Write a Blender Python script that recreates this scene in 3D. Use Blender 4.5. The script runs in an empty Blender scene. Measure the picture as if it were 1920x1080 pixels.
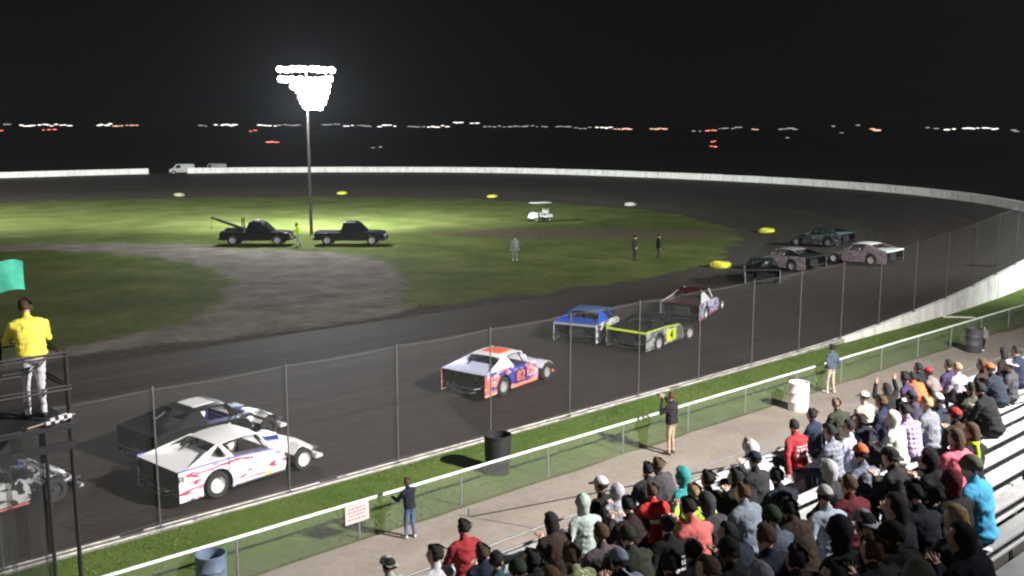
import bpy, bmesh, math, random
from mathutils import Vector, Matrix, noise, Euler
import numpy as np
R = math.radians
random.seed(11)
scene = bpy.context.scene
col = scene.collection

# ------------------------------------------------------------------ camera
# world: X runs along the front straight, Y points from the stand to the infield
CAM_H = 9.3
YAW = R(47.662)
PITCH = R(9.156)
cd = bpy.data.cameras.new('camera')
cd.sensor_width = 36.0
cd.lens = 36.0 * 1880 / 1920
cd.clip_start = 0.1
cd.clip_end = 9000
cam = bpy.data.objects.new('camera', cd)
col.objects.link(cam)
cam.location = (0, 0, CAM_H)
cam.rotation_euler = (R(90) - PITCH, 0, YAW - R(90))
scene.camera = cam

# ------------------------------------------------------------------ night sky
world = bpy.data.worlds.new('World')
scene.world = world
world.use_nodes = True
wn = world.node_tree.nodes
wn['Background'].inputs['Color'].default_value = (0.95, 0.97, 1.0, 1)
wn['Background'].inputs['Strength'].default_value = 0.0007
vs = scene.view_settings
vs.view_transform = 'Standard'
vs.look = 'None'
vs.gamma = 1.0
vs.exposure = 0.0
vs.use_curve_mapping = False
scene.render.filter_size = 2.2
scene.cycles.filter_width = 2.2
# floodlight power of the poles (the lamps themselves are made in light_pole())
STAND_POLE_W = 132000
INFIELD_POLE_W = 210000
GLARE_HAZE_DENSITY = 0.00013

# ------------------------------------------------------------------ helpers
def link(o, parent=None):
    col.objects.link(o)
    if parent is not None:
        o.parent = parent
    return o

def tag(o, label=None, cat=None, group=None, kind=None):
    if label: o['label'] = label
    if cat: o['category'] = cat
    if group: o['group'] = group
    if kind: o['kind'] = kind
    return o

def empty(name, loc=(0, 0, 0), rz=0):
    o = bpy.data.objects.new(name, None)
    o.empty_display_size = 0.2
    o.location = loc
    o.rotation_euler = (0, 0, rz)
    return link(o)

class MB:
    """collects shapes, then links them as one mesh object"""
    def __init__(s):
        s.v = []; s.f = []; s.m = []; s.mi = 0
    def add(s, vs_, fs_):
        n = len(s.v)
        s.v += [tuple(v) for v in vs_]
        s.f += [tuple(i + n for i in f) for f in fs_]
        s.m += [s.mi] * len(fs_)
        return s
    def box(s, x0, x1, y0, y1, z0, z1):
        return s.add([(x0,y0,z0),(x1,y0,z0),(x1,y1,z0),(x0,y1,z0),(x0,y0,z1),(x1,y0,z1),(x1,y1,z1),(x0,y1,z1)],
                     [(0,3,2,1),(4,5,6,7),(0,1,5,4),(1,2,6,5),(2,3,7,6),(3,0,4,7)])
    def tube(s, pts, r, n=6, r1=None, cap=True):
        pts = [Vector(p) for p in pts]
        k = len(pts); rings = []
        for i, p in enumerate(pts):
            d = (pts[min(i+1, k-1)] - pts[max(i-1, 0)]).normalized()
            a = d.cross(Vector((0, 0, 1)))
            if a.length < 1e-3: a = d.cross(Vector((0, 1, 0)))
            a.normalize(); b = d.cross(a)
            rr = r if r1 is None else r + (r1 - r) * i / (k - 1)
            rings.append([p + a*rr*math.cos(2*math.pi*j/n) + b*rr*math.sin(2*math.pi*j/n) for j in range(n)])
        vs_ = [v for rg in rings for v in rg]; fs_ = []
        for i in range(k - 1):
            for j in range(n):
                fs_.append((i*n+j, i*n+(j+1) % n, (i+1)*n+(j+1) % n, (i+1)*n+j))
        if cap:
            fs_.append(tuple(range(n))[::-1]); fs_.append(tuple((k-1)*n+j for j in range(n)))
        return s.add(vs_, fs_)
    def lathe(s, prof, n=16, M=None, close=False):
        M = M or Matrix()
        vs_ = []; fs_ = []; k = len(prof)
        for (r, z) in prof:
            for j in range(n):
                a = 2*math.pi*j/n
                vs_.append(M @ Vector((r*math.cos(a), r*math.sin(a), z)))
        for i in range(k if close else k - 1):
            i2 = (i + 1) % k
            for j in range(n):
                fs_.append((i*n+j, i*n+(j+1) % n, i2*n+(j+1) % n, i2*n+j))
        return s.add(vs_, fs_)
    def prism(s, poly, y0, y1):
        """polygon in x,z swept from y0 to y1"""
        n = len(poly)
        vs_ = [(x, y0, z) for x, z in poly] + [(x, y1, z) for x, z in poly]
        fs_ = [tuple(range(n)), tuple(range(n, 2*n))[::-1]]
        for i in range(n):
            fs_.append((i, n+i, n+(i+1) % n, (i+1) % n))
        return s.add(vs_, fs_)
    def loft(s, rings, cap=True):
        n = len(rings[0]); vs_ = [v for r in rings for v in r]; fs_ = []
        for i in range(len(rings)-1):
            for j in range(n):
                fs_.append((i*n+j, i*n+(j+1) % n, (i+1)*n+(j+1) % n, (i+1)*n+j))
        if cap:
            fs_.append(tuple(range(n))[::-1]); fs_.append(tuple((len(rings)-1)*n+j for j in range(n)))
        return s.add(vs_, fs_)
    def sheet(s, quad, t):
        """thick panel from four corners (thickness t along its normal)"""
        q = [Vector(p) for p in quad]
        nrm = (q[1]-q[0]).cross(q[-1]-q[0]).normalized() * t
        n = len(q)
        vs_ = q + [p + nrm for p in q]
        fs_ = [tuple(range(n))[::-1], tuple(range(n, 2*n))]
        for i in range(n):
            fs_.append((i, (i+1) % n, n+(i+1) % n, n+i))
        return s.add(vs_, fs_)
    def mesh(s, name, mats, smooth=False, bevel=0):
        me = bpy.data.meshes.new(name)
        me.from_pydata(s.v, [], s.f)
        for mt in (mats if isinstance(mats, (list, tuple)) else [mats]):
            me.materials.append(mt)
        me.polygons.foreach_set('material_index', s.m)
        bm = bmesh.new(); bm.from_mesh(me)
        bmesh.ops.recalc_face_normals(bm, faces=bm.faces)
        if bevel:
            es = [e for e in bm.edges if len(e.link_faces) == 2 and e.calc_face_angle(0) > 0.6]
            bmesh.ops.bevel(bm, geom=es, offset=bevel, segments=2, affect='EDGES', profile=0.6)
        bm.to_mesh(me); bm.free()
        if smooth:
            me.polygons.foreach_set('use_smooth', [True]*len(me.polygons))
            try: me.set_sharp_from_angle(angle=R(40))
            except Exception: pass
        me.update()
        return me
    def build(s, name, mats, parent=None, smooth=False, bevel=0):
        return link(bpy.data.objects.new(name, s.mesh(name, mats, smooth, bevel)), parent)

def copy_tree(o, parent=None):
    c = o.copy(); col.objects.link(c); c.parent = parent
    for ch in list(o.children):
        copy_tree(ch, c)
    return c

# ------------------------------------------------------------------ materials
class NT:
    def __init__(s, name):
        s.mat = bpy.data.materials.new(name); s.mat.use_nodes = True
        s.t = s.mat.node_tree; s.n = s.t.nodes
        s.b = s.n['Principled BSDF']; s.out = s.n['Material Output']
    def node(s, typ, **kw):
        n = s.n.new(typ)
        for k, v in kw.items(): setattr(n, k, v)
        return n
    def L(s, a, b): s.t.links.new(a, b)
    def coord(s, kind='Object'):
        return s.node('ShaderNodeTexCoord').outputs[kind]
    def mapping(s, vec, scale=(1,1,1), loc=(0,0,0), rot=(0,0,0)):
        m = s.node('ShaderNodeMapping'); m.inputs['Scale'].default_value = scale
        m.inputs['Location'].default_value = loc; m.inputs['Rotation'].default_value = rot
        s.L(vec, m.inputs['Vector']); return m.outputs[0]
    def noise(s, vec, scale=5, detail=4, rough=.6, dist=0):
        n = s.node('ShaderNodeTexNoise'); s.L(vec, n.inputs['Vector'])
        n.inputs['Scale'].default_value = scale; n.inputs['Detail'].default_value = detail
        n.inputs['Roughness'].default_value = rough; n.inputs['Distortion'].default_value = dist
        return n.outputs['Fac']
    def ramp(s, fac, stops, interp='LINEAR'):
        r = s.node('ShaderNodeValToRGB'); s.L(fac, r.inputs['Fac']); cr = r.color_ramp
        cr.interpolation = interp
        while len(cr.elements) < len(stops): cr.elements.new(0.5)
        for e, (p, c) in zip(cr.elements, stops):
            e.position = p; e.color = (*c, 1) if len(c) == 3 else c
        return r.outputs['Color']
    def math(s, op, a, b=None, c=None, clamp=False):
        m = s.node('ShaderNodeMath', operation=op); m.use_clamp = clamp
        for i, x in enumerate((a, b, c)):
            if x is None: continue
            if isinstance(x, (int, float)): m.inputs[i].default_value = x
            else: s.L(x, m.inputs[i])
        return m.outputs[0]
    def mix(s, fac, a, b):
        m = s.node('ShaderNodeMix', data_type='RGBA')
        for sock, x in ((m.inputs['Factor'], fac), (m.inputs['A'], a), (m.inputs['B'], b)):
            if isinstance(x, (int, float)): sock.default_value = x
            elif isinstance(x, (tuple, list)): sock.default_value = (*x[:3], 1)
            else: s.L(x, sock)
        # RGBA sockets live at indices 6,7 ; factor at 0
        return m.outputs['Result']
    def mixc(s, fac, a, b):
        m = s.node('ShaderNodeMix', data_type='RGBA')
        for i, x in ((0, fac), (6, a), (7, b)):
            sock = m.inputs[i]
            if isinstance(x, (int, float)): sock.default_value = x
            elif isinstance(x, (tuple, list)): sock.default_value = (*x[:3], 1)
            else: s.L(x, sock)
        return m.outputs[2]
    def sep(s, vec):
        n = s.node('ShaderNodeSeparateXYZ'); s.L(vec, n.inputs[0]); return n.outputs
    def bump(s, h, strength=.3, dist=.02):
        b = s.node('ShaderNodeBump'); b.inputs['Strength'].default_value = strength
        b.inputs['Distance'].default_value = dist; s.L(h, b.inputs['Height'])
        s.L(b.outputs[0], s.b.inputs['Normal'])
    def base(s, c):
        if isinstance(c, (tuple, list)): s.b.inputs['Base Color'].default_value = (*c[:3], 1)
        else: s.L(c, s.b.inputs['Base Color'])
    def rough(s, v): s.b.inputs['Roughness'].default_value = v
    def metal(s, v): s.b.inputs['Metallic'].default_value = v
    def band(s, x, lo, hi):
        return s.math('MULTIPLY', s.math('GREATER_THAN', x, lo), s.math('LESS_THAN', x, hi))

_mc = {}
def plain(name, c, rough=.6, metal=0, var=.18, scale=6, bump=0):
    """paint, metal or plastic with a little uneven tone"""
    if name in _mc: return _mc[name]
    t = NT(name)
    f = t.noise(t.coord(), scale, 5, .65)
    lo = tuple(x*(1-var) for x in c); hi = tuple(min(1, x*(1+var)) for x in c)
    t.base(t.ramp(f, [(.3, lo), (.7, hi)])); t.rough(rough); t.metal(metal)
    if bump: t.bump(f, bump, .01)
    _mc[name] = t.mat
    return t.mat

def emit(name, c, strength):
    if name in _mc: return _mc[name]
    t = NT(name)
    t.base((0.02, 0.02, 0.02))
    t.b.inputs['Emission Color'].default_value = (*c, 1)
    t.b.inputs['Emission Strength'].default_value = strength
    _mc[name] = t.mat
    return t.mat

def catmull(pts, n):
    pts = [Vector(p) for p in pts]
    ext = [2*pts[0]-pts[1]] + pts + [2*pts[-1]-pts[-2]]
    out = []
    for i in range(1, len(ext)-2):
        p0, p1, p2, p3 = ext[i-1:i+3]
        for j in range(n):
            t = j/n
            out.append(.5*((2*p1)+(-p0+p2)*t+(2*p0-5*p1+4*p2-p3)*t*t+(-p0+3*p1-3*p2+p3)*t**3))
    out.append(pts[-1])
    return out

# ================================================================== the ground
# racing surface: inner edge, and outer edge with the banking's height
INNER = [(-70,39.8),(-35,39.8),(0,39.9),(20,39.8),(36,39.2),(50,38.6),(63,43.0),(76.5,52.0),(85.5,65.0),(89.0,79.0),(86.5,96),(76,116),(57,129.5),(30,136),(0,139),(-40,140),(-70,140)]
OUTER = [(-70,21.75,-.2),(-35,21.75,-.2),(0,21.75,-.2),(22,21.75,-.2),(40,21.9,-.12),(56,22.3,.55),(74,25.2,1.3),(91,33.0,1.75),(104,50.0,2.05),(111.6,77.0,2.1),(105,110,2.25),(90,131,2.25),(65,151,2.1),(42,156,2.0),(0,161,2.0),(-40,162,2.0),(-70,162,2.0)]
NS = 14
inner = catmull([(x, y, 0) for x, y in INNER], NS)
outer = catmull(OUTER, NS)

def ground_material(name, lo, hi, scale, bumps=.4, bdist=.03, rough=.95):
    t = NT(name); c = t.coord()
    f = t.noise(c, scale, 8, .7); g = t.noise(c, scale*9, 3, .6)
    h = t.math('ADD', t.math('MULTIPLY', f, .6), t.math('MULTIPLY', g, .4))
    t.base(t.ramp(h, [(.35, lo), (.65, hi)])); t.rough(rough); t.bump(h, bumps, bdist)
    t.b.inputs['Specular IOR Level'].default_value = .15
    return t.mat

# fields all round, out to the horizon
m = MB()
xs = [-4000, -1500, -600, -300, -150, -60, 0, 60, 120, 180, 300, 600, 1500, 4000]
for i in range(len(xs)):
    for j in range(len(xs)):
        m.v.append((xs[i], xs[j], -.45))
n_ = len(xs)
for i in range(n_-1):
    for j in range(n_-1):
        m.f.append((i*n_+j, (i+1)*n_+j, (i+1)*n_+j+1, i*n_+j+1)); m.m.append(0)
fm = ground_material('field_grass_material', (.022, .028, .014), (.05, .056, .028), .12)
tag(m.build('field', fm), kind='structure')

# racetrack
t = NT('track_clay_material')
uv = t.node('ShaderNodeUVMap').outputs[0]
streak = t.noise(t.mapping(uv, (.045, 26, 1)), 1, 6, .62, .3)
groove = t.noise(t.mapping(uv, (.012, 7, 1), (3, 1, 0)), 1, 3, .5, .5)
clod = t.noise(t.coord(), 3.2, 8, .72)
spat = t.noise(t.coord(), .16, 4, .6)
across = t.sep(uv)[1]
rut = t.noise(t.mapping(uv, (.02, 60, 1), (7, 2, 0)), 1, 4, .6, .5)
h = t.math('ADD', t.math('MULTIPLY', streak, .40), t.math('ADD', t.math('MULTIPLY', clod, .35), t.math('MULTIPLY', rut, .25)))
wet = t.ramp(h, [(.34, (.0155, .0108, .0092)), (.50, (.0285, .0208, .0180)), (.62, (.043, .0325, .0285)), (.75, (.076, .060, .052))])
dry = t.ramp(h, [(.34, (.034, .029, .023)), (.52, (.060, .052, .042)), (.70, (.104, .092, .075))])
dfac = t.math('ADD', t.math('MULTIPLY', across, .95), t.math('MULTIPLY', groove, .75))
dfac = t.math('ADD', dfac, t.math('MULTIPLY', spat, .5))
mr = t.node('ShaderNodeMapRange'); mr.inputs[1].default_value = 1.12; mr.inputs[2].default_value = 1.62; t.L(dfac, mr.inputs[0]); dfac = mr.outputs[0]
t.base(t.mixc(dfac, wet, dry))
t.rough(.78); t.b.inputs['Specular IOR Level'].default_value = .28
t.bump(h, .9, .08)
TRACK_MAT = t.mat
m = MB(); NW = 16; uvs = []
for i, (a, b) in enumerate(zip(inner, outer)):
    for j in range(NW + 1):
        f = j / NW
        p = a.lerp(b, f)
        p.z += .05 * noise.noise((p.x*.25, p.y*.25, 3)) * (1 if 0 < j < NW else 0)
        m.v.append(tuple(p)); uvs.append((i, 1 - f))
for i in range(len(inner)-1):
    for j in range(NW):
        m.f.append((i*(NW+1)+j, i*(NW+1)+j+1, (i+1)*(NW+1)+j+1, (i+1)*(NW+1)+j)); m.m.append(0)
s_ = [0.0]
for i in range(1, len(inner)):
    s_.append(s_[-1] + ((inner[i]+outer[i])*.5 - (inner[i-1]+outer[i-1])*.5).length)
me = bpy.data.meshes.new('racetrack'); me.from_pydata(m.v, [], m.f); me.materials.append(TRACK_MAT)
ul = me.uv_layers.new(name='UVMap')
for lp in me.loops:
    i, f = uvs[lp.vertex_index]
    ul.data[lp.index].uv = (s_[i], f)
me.polygons.foreach_set('use_smooth', [True]*len(me.polygons))
tag(link(bpy.data.objects.new('racetrack', me)), kind='structure')

# outer bank that falls from the track's edge to the fields
m = MB()
k0 = next(i for i, p in enumerate(outer) if p.x > 62)
ring = []
for i in range(k0, len(outer)):
    p = outer[i]; d = (outer[min(i+1, len(outer)-1)] - outer[i-1]); d.z = 0; d.normalize()
    o_ = Vector((d.y, -d.x, 0))
    ring.append([p + o_*.0 + Vector((0,0,-.02)), p + o_*1.2 + Vector((0,0,-.05)), Vector((p.x, p.y, -.4)) + o_*(5+2*p.z)])
for r_ in ring: m.v += [tuple(v) for v in r_]
for i in range(len(ring)-1):
    for j in range(2):
        m.f.append((i*3+j, i*3+j+1, (i+1)*3+j+1, (i+1)*3+j)); m.m.append(0)
bank_mat = ground_material('bank_grass_material', (.02, .028, .012), (.05, .06, .028), .5)
tag(m.build('bank', bank_mat, smooth=True), kind='structure')

# infield: grass with the dirt lane and worn ground as its own colours
lane_left = catmull([(8, 42.6), (17.2, 44.0), (22.0, 47.2), (26.7, 53.8), (29.5, 61), (29.6, 67.5), (27.5, 75.3), (22, 81.5), (8, 87.5), (-15, 93), (-40, 96)], 6)
lane_right = catmull([(8, 41.4), (18, 41.0), (27, 40.4), (30.5, 42.4), (34.0, 47.0), (38.6, 54.0), (40.8, 60), (38.6, 66.5), (34.5, 75.5), (30, 81.5), (22.5, 86), (8, 92), (-15, 98), (-40, 101)], 6)
lane_np = np.array([(p.x, p.y) for p in lane_left] + [(p.x, p.y) for p in reversed(lane_right)])
inn_np = np.array([(p.x, p.y) for p in inner])
def near_lane(x, y):
    P_ = lane_np; A = P_; B = np.roll(P_, -1, 0); ab = B-A
    t_ = np.clip(((x-A[:, 0])*ab[:, 0] + (y-A[:, 1])*ab[:, 1])/((ab**2).sum(1)+1e-9), 0, 1)
    d = np.hypot(A[:, 0]+t_*ab[:, 0]-x, A[:, 1]+t_*ab[:, 1]-y).min()
    cr = (A[:, 1] > y) != (B[:, 1] > y)
    xi = A[:, 0] + (y-A[:, 1])*ab[:, 0]/np.where(np.abs(ab[:, 1]) < 1e-9, 1e-9, ab[:, 1])
    return -d if (np.count_nonzero(cr & (x < xi)) % 2) else d
def inside_inner(x, y):
    if y < 39.5 or y > 140.5: return False
    c = False; P_ = inn_np; j = len(P_)-1
    for i in range(len(P_)):
        if (P_[i,1] > y) != (P_[j,1] > y) and x < (P_[j,0]-P_[i,0])*(y-P_[i,1])/(P_[j,1]-P_[i,1]+1e-9)+P_[i,0]: c = not c
        j = i
    return c
m = MB(); masks = []
NI = 70
# ribbon of rows between the two long sides: for every column between the inner edge and the spine
spine_y = 88.0
for i, a in enumerate(inner):
    sx = min(a.x, 48.0)
    for j in range(NI + 1):
        f = (j / NI) ** 1.15
        x = a.x + (sx - a.x) * f; y = a.y + (spine_y - a.y) * f
        z = .012 + .05 * noise.noise((x*.15, y*.15, 0)) * min(1, j/3)
        if j == 0: z = .004
        m.v.append((x, y, z))
        wob = 1.1*noise.noise((x*.35, y*.35, 1)) + .5*noise.noise((x*1.1, y*1.1, 5))
        d = near_lane(x, y) + wob
        lane_f = min(1, max(0, .5 - d/2.6))
        # strip of track dirt thrown over the infield edge
        e = np.hypot(inn_np[:, 0]-x, inn_np[:, 1]-y).min() + 1.4*wob
        wide = 2.2 + (2.3 if (x < 26 and y < 60) else 0)
        edge_f = min(1, max(0, (wide - e)/1.6))
        # worn brown ground towards the turn
        q = ((x-64)/14.0)**2 + ((y-60.5)/6.5)**2
        ang = (x-64)*.72 + (y-60.5)*.69; acr = -(x-64)*.69 + (y-60.5)*.72
        q = (acr/15.0)**2 + (ang/5.6)**2
        worn_f = min(1, max(0, 1.35 - q + .5*wob))*.85
        masks.append((lane_f, edge_f, worn_f, 1))
NIc = NI + 1
for i in range(len(inner)-1):
    for j in range(NI):
        m.f.append((i*NIc+j, (i+1)*NIc+j, (i+1)*NIc+j+1, i*NIc+j+1)); m.m.append(0)
t = NT('infield_ground_material')
at = t.node('ShaderNodeAttribute'); at.attribute_name = 'ground'
ch = t.node('ShaderNodeSeparateColor'); t.L(at.outputs['Color'], ch.inputs[0])
c = t.coord()
n1 = t.noise(c, .22, 6, .65); n2 = t.noise(c, 2.4, 8, .75); n3 = t.noise(c, 14, 3, .6)
gh = t.math('ADD', t.math('MULTIPLY', n1, .55), t.math('MULTIPLY', n2, .45))
grass = t.ramp(gh, [(.36, (.044, .064, .013)), (.5, (.086, .108, .026)), (.64, (.155, .158, .054))])
n4 = t.noise(c, .5, 5, .6)
dirt = t.ramp(t.math('ADD', t.math('MULTIPLY', n2, .35), t.math('MULTIPLY', n4, .65)), [(.36, (.105, .092, .075)), (.5, (.17, .152, .126)), (.64, (.25, .226, .19))])
clay = t.ramp(n2, [(.35, (.040, .034, .028)), (.65, (.080, .070, .058))])
brown = t.ramp(n2, [(.35, (.075, .058, .038)), (.65, (.15, .118, .082))])
def soft(ch_, lo=.3, hi=.7):
    f = t.math('ADD', ch_, t.math('MULTIPLY', t.math('SUBTRACT', n2, .5), .9))
    mr = t.node('ShaderNodeMapRange'); mr.inputs[1].default_value = lo; mr.inputs[2].default_value = hi
    t.L(f, mr.inputs[0]); return mr.outputs[0]
x = t.mixc(soft(ch.outputs[2], .2, .9), grass, brown)
x = t.mixc(soft(ch.outputs[1]), x, clay)
x = t.mixc(soft(ch.outputs[0]), x, dirt)
t.base(x); t.rough(.95); t.b.inputs['Specular IOR Level'].default_value = .12
t.bump(t.math('ADD', n2, t.math('MULTIPLY', n3, .4)), .7, .06)
me = bpy.data.meshes.new('infield'); me.from_pydata(m.v, [], m.f); me.materials.append(t.mat)
ca = me.color_attributes.new('ground', 'FLOAT_COLOR', 'POINT')
ca.data.foreach_set('color', [float(v) for q in masks for v in q])
me.polygons.foreach_set('use_smooth', [True]*len(me.polygons))
bm = bmesh.new(); bm.from_mesh(me); bmesh.ops.recalc_face_normals(bm, faces=bm.faces)
if sum(f.normal.z for f in bm.faces) < 0: bmesh.ops.reverse_faces(bm, faces=bm.faces)
bm.to_mesh(me); bm.free()
tag(link(bpy.data.objects.new('infield', me)), kind='structure')

# verge between the wall and the walkway, then the walkway itself
m = MB()
VX = [-40 + 2*i for i in range(76)]
def walk_edge(x): return 18.15 + .18*noise.noise((x*.6, 2, 0)) - (.25 if x > 46 else 0)
rows_v = 8
for x in VX:
    ye = 17.2
    yo = np.interp(x, [p.x for p in outer[:NS*7]], [p.y for p in outer[:NS*7]]) - .12
    for j in range(rows_v+1):
        y = ye + (yo - ye)*j/rows_v
        z = .0 + .03*noise.noise((x*.4, y*.6, 9)) + float(np.interp(x, [34, 44], [.17, .05]))*(j/rows_v)
        m.v.append((x, y, z - (.02 if j == 0 else 0)))
for i in range(len(VX)-1):
    for j in range(rows_v):
        m.f.append((i*(rows_v+1)+j, (i+1)*(rows_v+1)+j, (i+1)*(rows_v+1)+j+1, i*(rows_v+1)+j+1)); m.m.append(0)
t = NT('verge_grass_material'); c = t.coord()
n1 = t.noise(c, .35, 5, .6); n2 = t.noise(c, 5, 8, .75)
yy = t.sep(c)[1]
gh = t.math('ADD', t.math('MULTIPLY', n1, .5), t.math('MULTIPLY', n2, .5))
g1 = t.ramp(gh, [(.36, (.048, .082, .016)), (.5, (.074, .118, .025)), (.66, (.115, .150, .042))])
g2 = t.ramp(gh, [(.36, (.05, .058, .026)), (.5, (.085, .09, .045)), (.66, (.13, .12, .072))])
f = t.node('ShaderNodeMapRange'); f.inputs[1].default_value = 19.4; f.inputs[2].default_value = 18.6
t.L(t.math('ADD', yy, t.math('MULTIPLY', n1, .5)), f.inputs[0])
t.base(t.mixc(t.math('MULTIPLY', f.outputs[0], .75), g1, g2)); t.rough(.95); t.b.inputs['Specular IOR Level'].default_value = .12
t.bump(n2, .5, .04)
tag(m.build('verge', t.mat, smooth=True), kind='structure')

m = MB(); XS = [-40 + 1.0*i for i in range(151)]
for x in XS:
    m.v.append((x, walk_edge(x), .055)); m.v.append((x, 10.6, .05)); m.v.append((x, walk_edge(x), -.3))
for i in range(len(XS)-1):
    m.f += [(3*i, 3*i+1, 3*i+4, 3*i+3), (3*i+2, 3*i, 3*i+3, 3*i+5)]; m.m += [0, 0]
t = NT('walkway_concrete_material'); c = t.coord()
n1 = t.noise(c, .5, 6, .65); n2 = t.noise(c, 7, 8, .7); n3 = t.noise(c, 60, 2, .5)
h = t.math('ADD', t.math('MULTIPLY', n1, .6), t.math('MULTIPLY', n2, .4))
t.base(t.ramp(h, [(.33, (.15, .128, .105)), (.5, (.215, .186, .155)), (.68, (.28, .245, .21))]))
t.rough(.85); t.bump(t.math('ADD', n2, t.math('MULTIPLY', n3, .5)), .25, .01)
tag(m.build('walkway', t.mat), kind='structure')

# grass blades on the verge: nobody could count them
rg = random.Random(5)
m = MB()
for _ in range(26000):
    x = rg.uniform(4, 60); u = rg.random()
    y = 18.35 + 3.1*u
    if noise.noise((x*.5, y*.5, 7)) < -.28: continue
    zz = -.01 + float(np.interp(x, [34, 44], [.17, .05]))*(.27+.73*u)
    a = rg.uniform(0, 6.28); w = rg.uniform(.006, .014) * (1 + x/30); hgt = rg.uniform(.02, .06)
    dx, dy = math.cos(a)*w, math.sin(a)*w; lx, ly = rg.uniform(-.04, .04), rg.uniform(-.04, .04)
    n = len(m.v)
    m.v += [(x-dx, y-dy, zz), (x+dx, y+dy, zz), (x+lx, y+ly, zz+hgt)]
    m.f.append((n, n+1, n+2)); m.m.append(0)
me = bpy.data.meshes.new('verge_grass'); me.from_pydata(m.v, [], m.f)
gt = NT('grass_blade_material'); gn = gt.noise(gt.coord(), 1.2, 4, .6)
gt.base(gt.ramp(gn, [(.35, (.062, .108, .022)), (.65, (.120, .175, .045))])); gt.rough(.7)
me.materials.append(gt.mat)
tag(link(bpy.data.objects.new('verge_grass', me)), 'short green grass between the track wall and the chain-link fence', 'grass', kind='stuff')

def track_z(x, y):
    best = (1e9, 0.0)
    for a, c_ in zip(inner, outer):
        ax, ay = c_.x-a.x, c_.y-a.y
        f = max(0, min(1, ((x-a.x)*ax + (y-a.y)*ay)/(ax*ax+ay*ay)))
        dd = (a.x+ax*f-x)**2 + (a.y+ay*f-y)**2
        if dd < best[0]: best = (dd, a.z + (c_.z-a.z)*f)
    return best[1]

# ground below the grandstand, coloured near black for the shade in the bench gaps
m = MB(); m.v = [(-12, -12, -.44), (44, -12, -.44), (44, 10.6, -.44), (-12, 10.6, -.44)]; m.f = [(0, 1, 2, 3)]; m.m = [0]
tag(m.build('stand_shade_pad', ground_material('stand_shade_pad_material', (.018, .017, .016), (.045, .043, .040), 2.0)), kind='structure')

# ================================================================== walls and fences
def wall_material(name, c0, c1, c2):
    t = NT(name); c = t.coord()
    n1 = t.noise(t.mapping(c, (1, 1, .25)), 2.2, 7, .7); n2 = t.noise(c, 18, 5, .7)
    h = t.math('ADD', t.math('MULTIPLY', n1, .65), t.math('MULTIPLY', n2, .35))
    t.base(t.ramp(h, [(.34, c0), (.46, c1), (.62, c2)])); t.rough(.7); t.bump(n2, .2, .01)
    return t.mat
WALL = wall_material('painted_wall_material', (.30, .28, .25), (.62, .61, .57), (.80, .79, .75))
WALLTOP = wall_material('bare_wall_material', (.07, .065, .06), (.15, .14, .13), (.30, .28, .26))

out_len = [0.0]
for i in range(1, len(outer)): out_len.append(out_len[-1] + (outer[i]-outer[i-1]).length)
def out_at(s):
    s = max(0.01, min(out_len[-1]-.01, s))
    i = next(k for k in range(1, len(out_len)) if out_len[k] >= s)
    f = (s - out_len[i-1])/(out_len[i]-out_len[i-1])
    p = outer[i-1].lerp(outer[i], f)
    a = outer[max(i-2, 0)]; b = outer[min(i+1, len(outer)-1)]
    d = b - a; d.z = 0; d.normalize()
    return p, Vector((d.y, -d.x, 0)), d
def s_of_x(x):
    i = next(k for k in range(1, len(outer)) if outer[k].x >= x)
    f = (x - outer[i-1].x)/(outer[i].x-outer[i-1].x)
    return out_len[i-1] + f*(out_len[i]-out_len[i-1])
def wall_h(s, p):
    if p.y > 60: return .82
    return float(np.interp(p.x, [38, 46, 58, 75], [.40, .58, .88, .84]))

def wall_panels(root, s0, s1, step, mat):
    n = max(1, round((s1-s0)/step)); ds = (s1-s0)/n
    for k in range(n):
        m = MB(); rings = []
        gap = .012
        wob = random.uniform(-.012, .012); hob = random.uniform(-.012, .015)
        for s in (s0+k*ds+gap, s0+(k+1)*ds-gap):
            p, o_, d = out_at(s); h = wall_h(s, p) + hob
            a = p + o_*(.02+wob); b = p + o_*(.30+wob)
            zb = min(0, p.z) - .35; zt = p.z + h
            rings.append([(a.x, a.y, zb), (b.x, b.y, zb), (b.x, b.y, zt-.02), (b.x-o_.x*.03, b.y-o_.y*.03, zt), (a.x+o_.x*.03, a.y+o_.y*.03, zt), (a.x, a.y, zt-.02)])
        m.loft(rings)
        m.build('wall_panel', mat, root)

sA, sB = s_of_x(2.0), s_of_x(39.0)
root = tag(empty('low_wall', (20, 21.9, 0)), 'low worn concrete wall with pale edges along the front straight', 'wall')
root.location = (0, 0, 0)
wall_panels(root, sA, sB, 3.35, WALLTOP)
for side in (.055, .275):
    s = sA
    while s < sB - .5:
        m = MB(); L_ = random.uniform(4, 7.5)
        pts = []
        for q in np.linspace(s+.05, min(s+L_, sB), 6):
            p, o_, d = out_at(q); pts.append(p + o_*side + Vector((0, 0, wall_h(q, p)+.014)))
        m.tube(pts, .019, 5)
        m.build('edge_rail', plain('wall_edge_paint', (.50, .49, .45), .7, 0, .6, 3), root)
        s += L_ + (random.random() < .3)*.5
sC = next(out_len[i] for i, p in enumerate(outer) if p.y > 60)
root = tag(empty('white_wall'), 'white painted concrete wall rising beside the grass verge into the turn', 'wall')
wall_panels(root, sB+.03, sC, 3.35, WALL)
sG = next(out_len[i] for i, p in enumerate(outer) if p.y > 149.8 and p.x < 70)
sG0, sG1 = sG - 1.5, sG + 4.2
root = tag(empty('turn_wall'), 'long white concrete wall round the outside of the far turn', 'wall')
wall_panels(root, sC+.03, sG0, 3.35, WALL)
root = tag(empty('back_wall'), 'white concrete wall along the back straight beyond the opening', 'wall')
wall_panels(root, sG1, min(sG1+95, out_len[-1]-2), 3.35, WALL)

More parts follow.
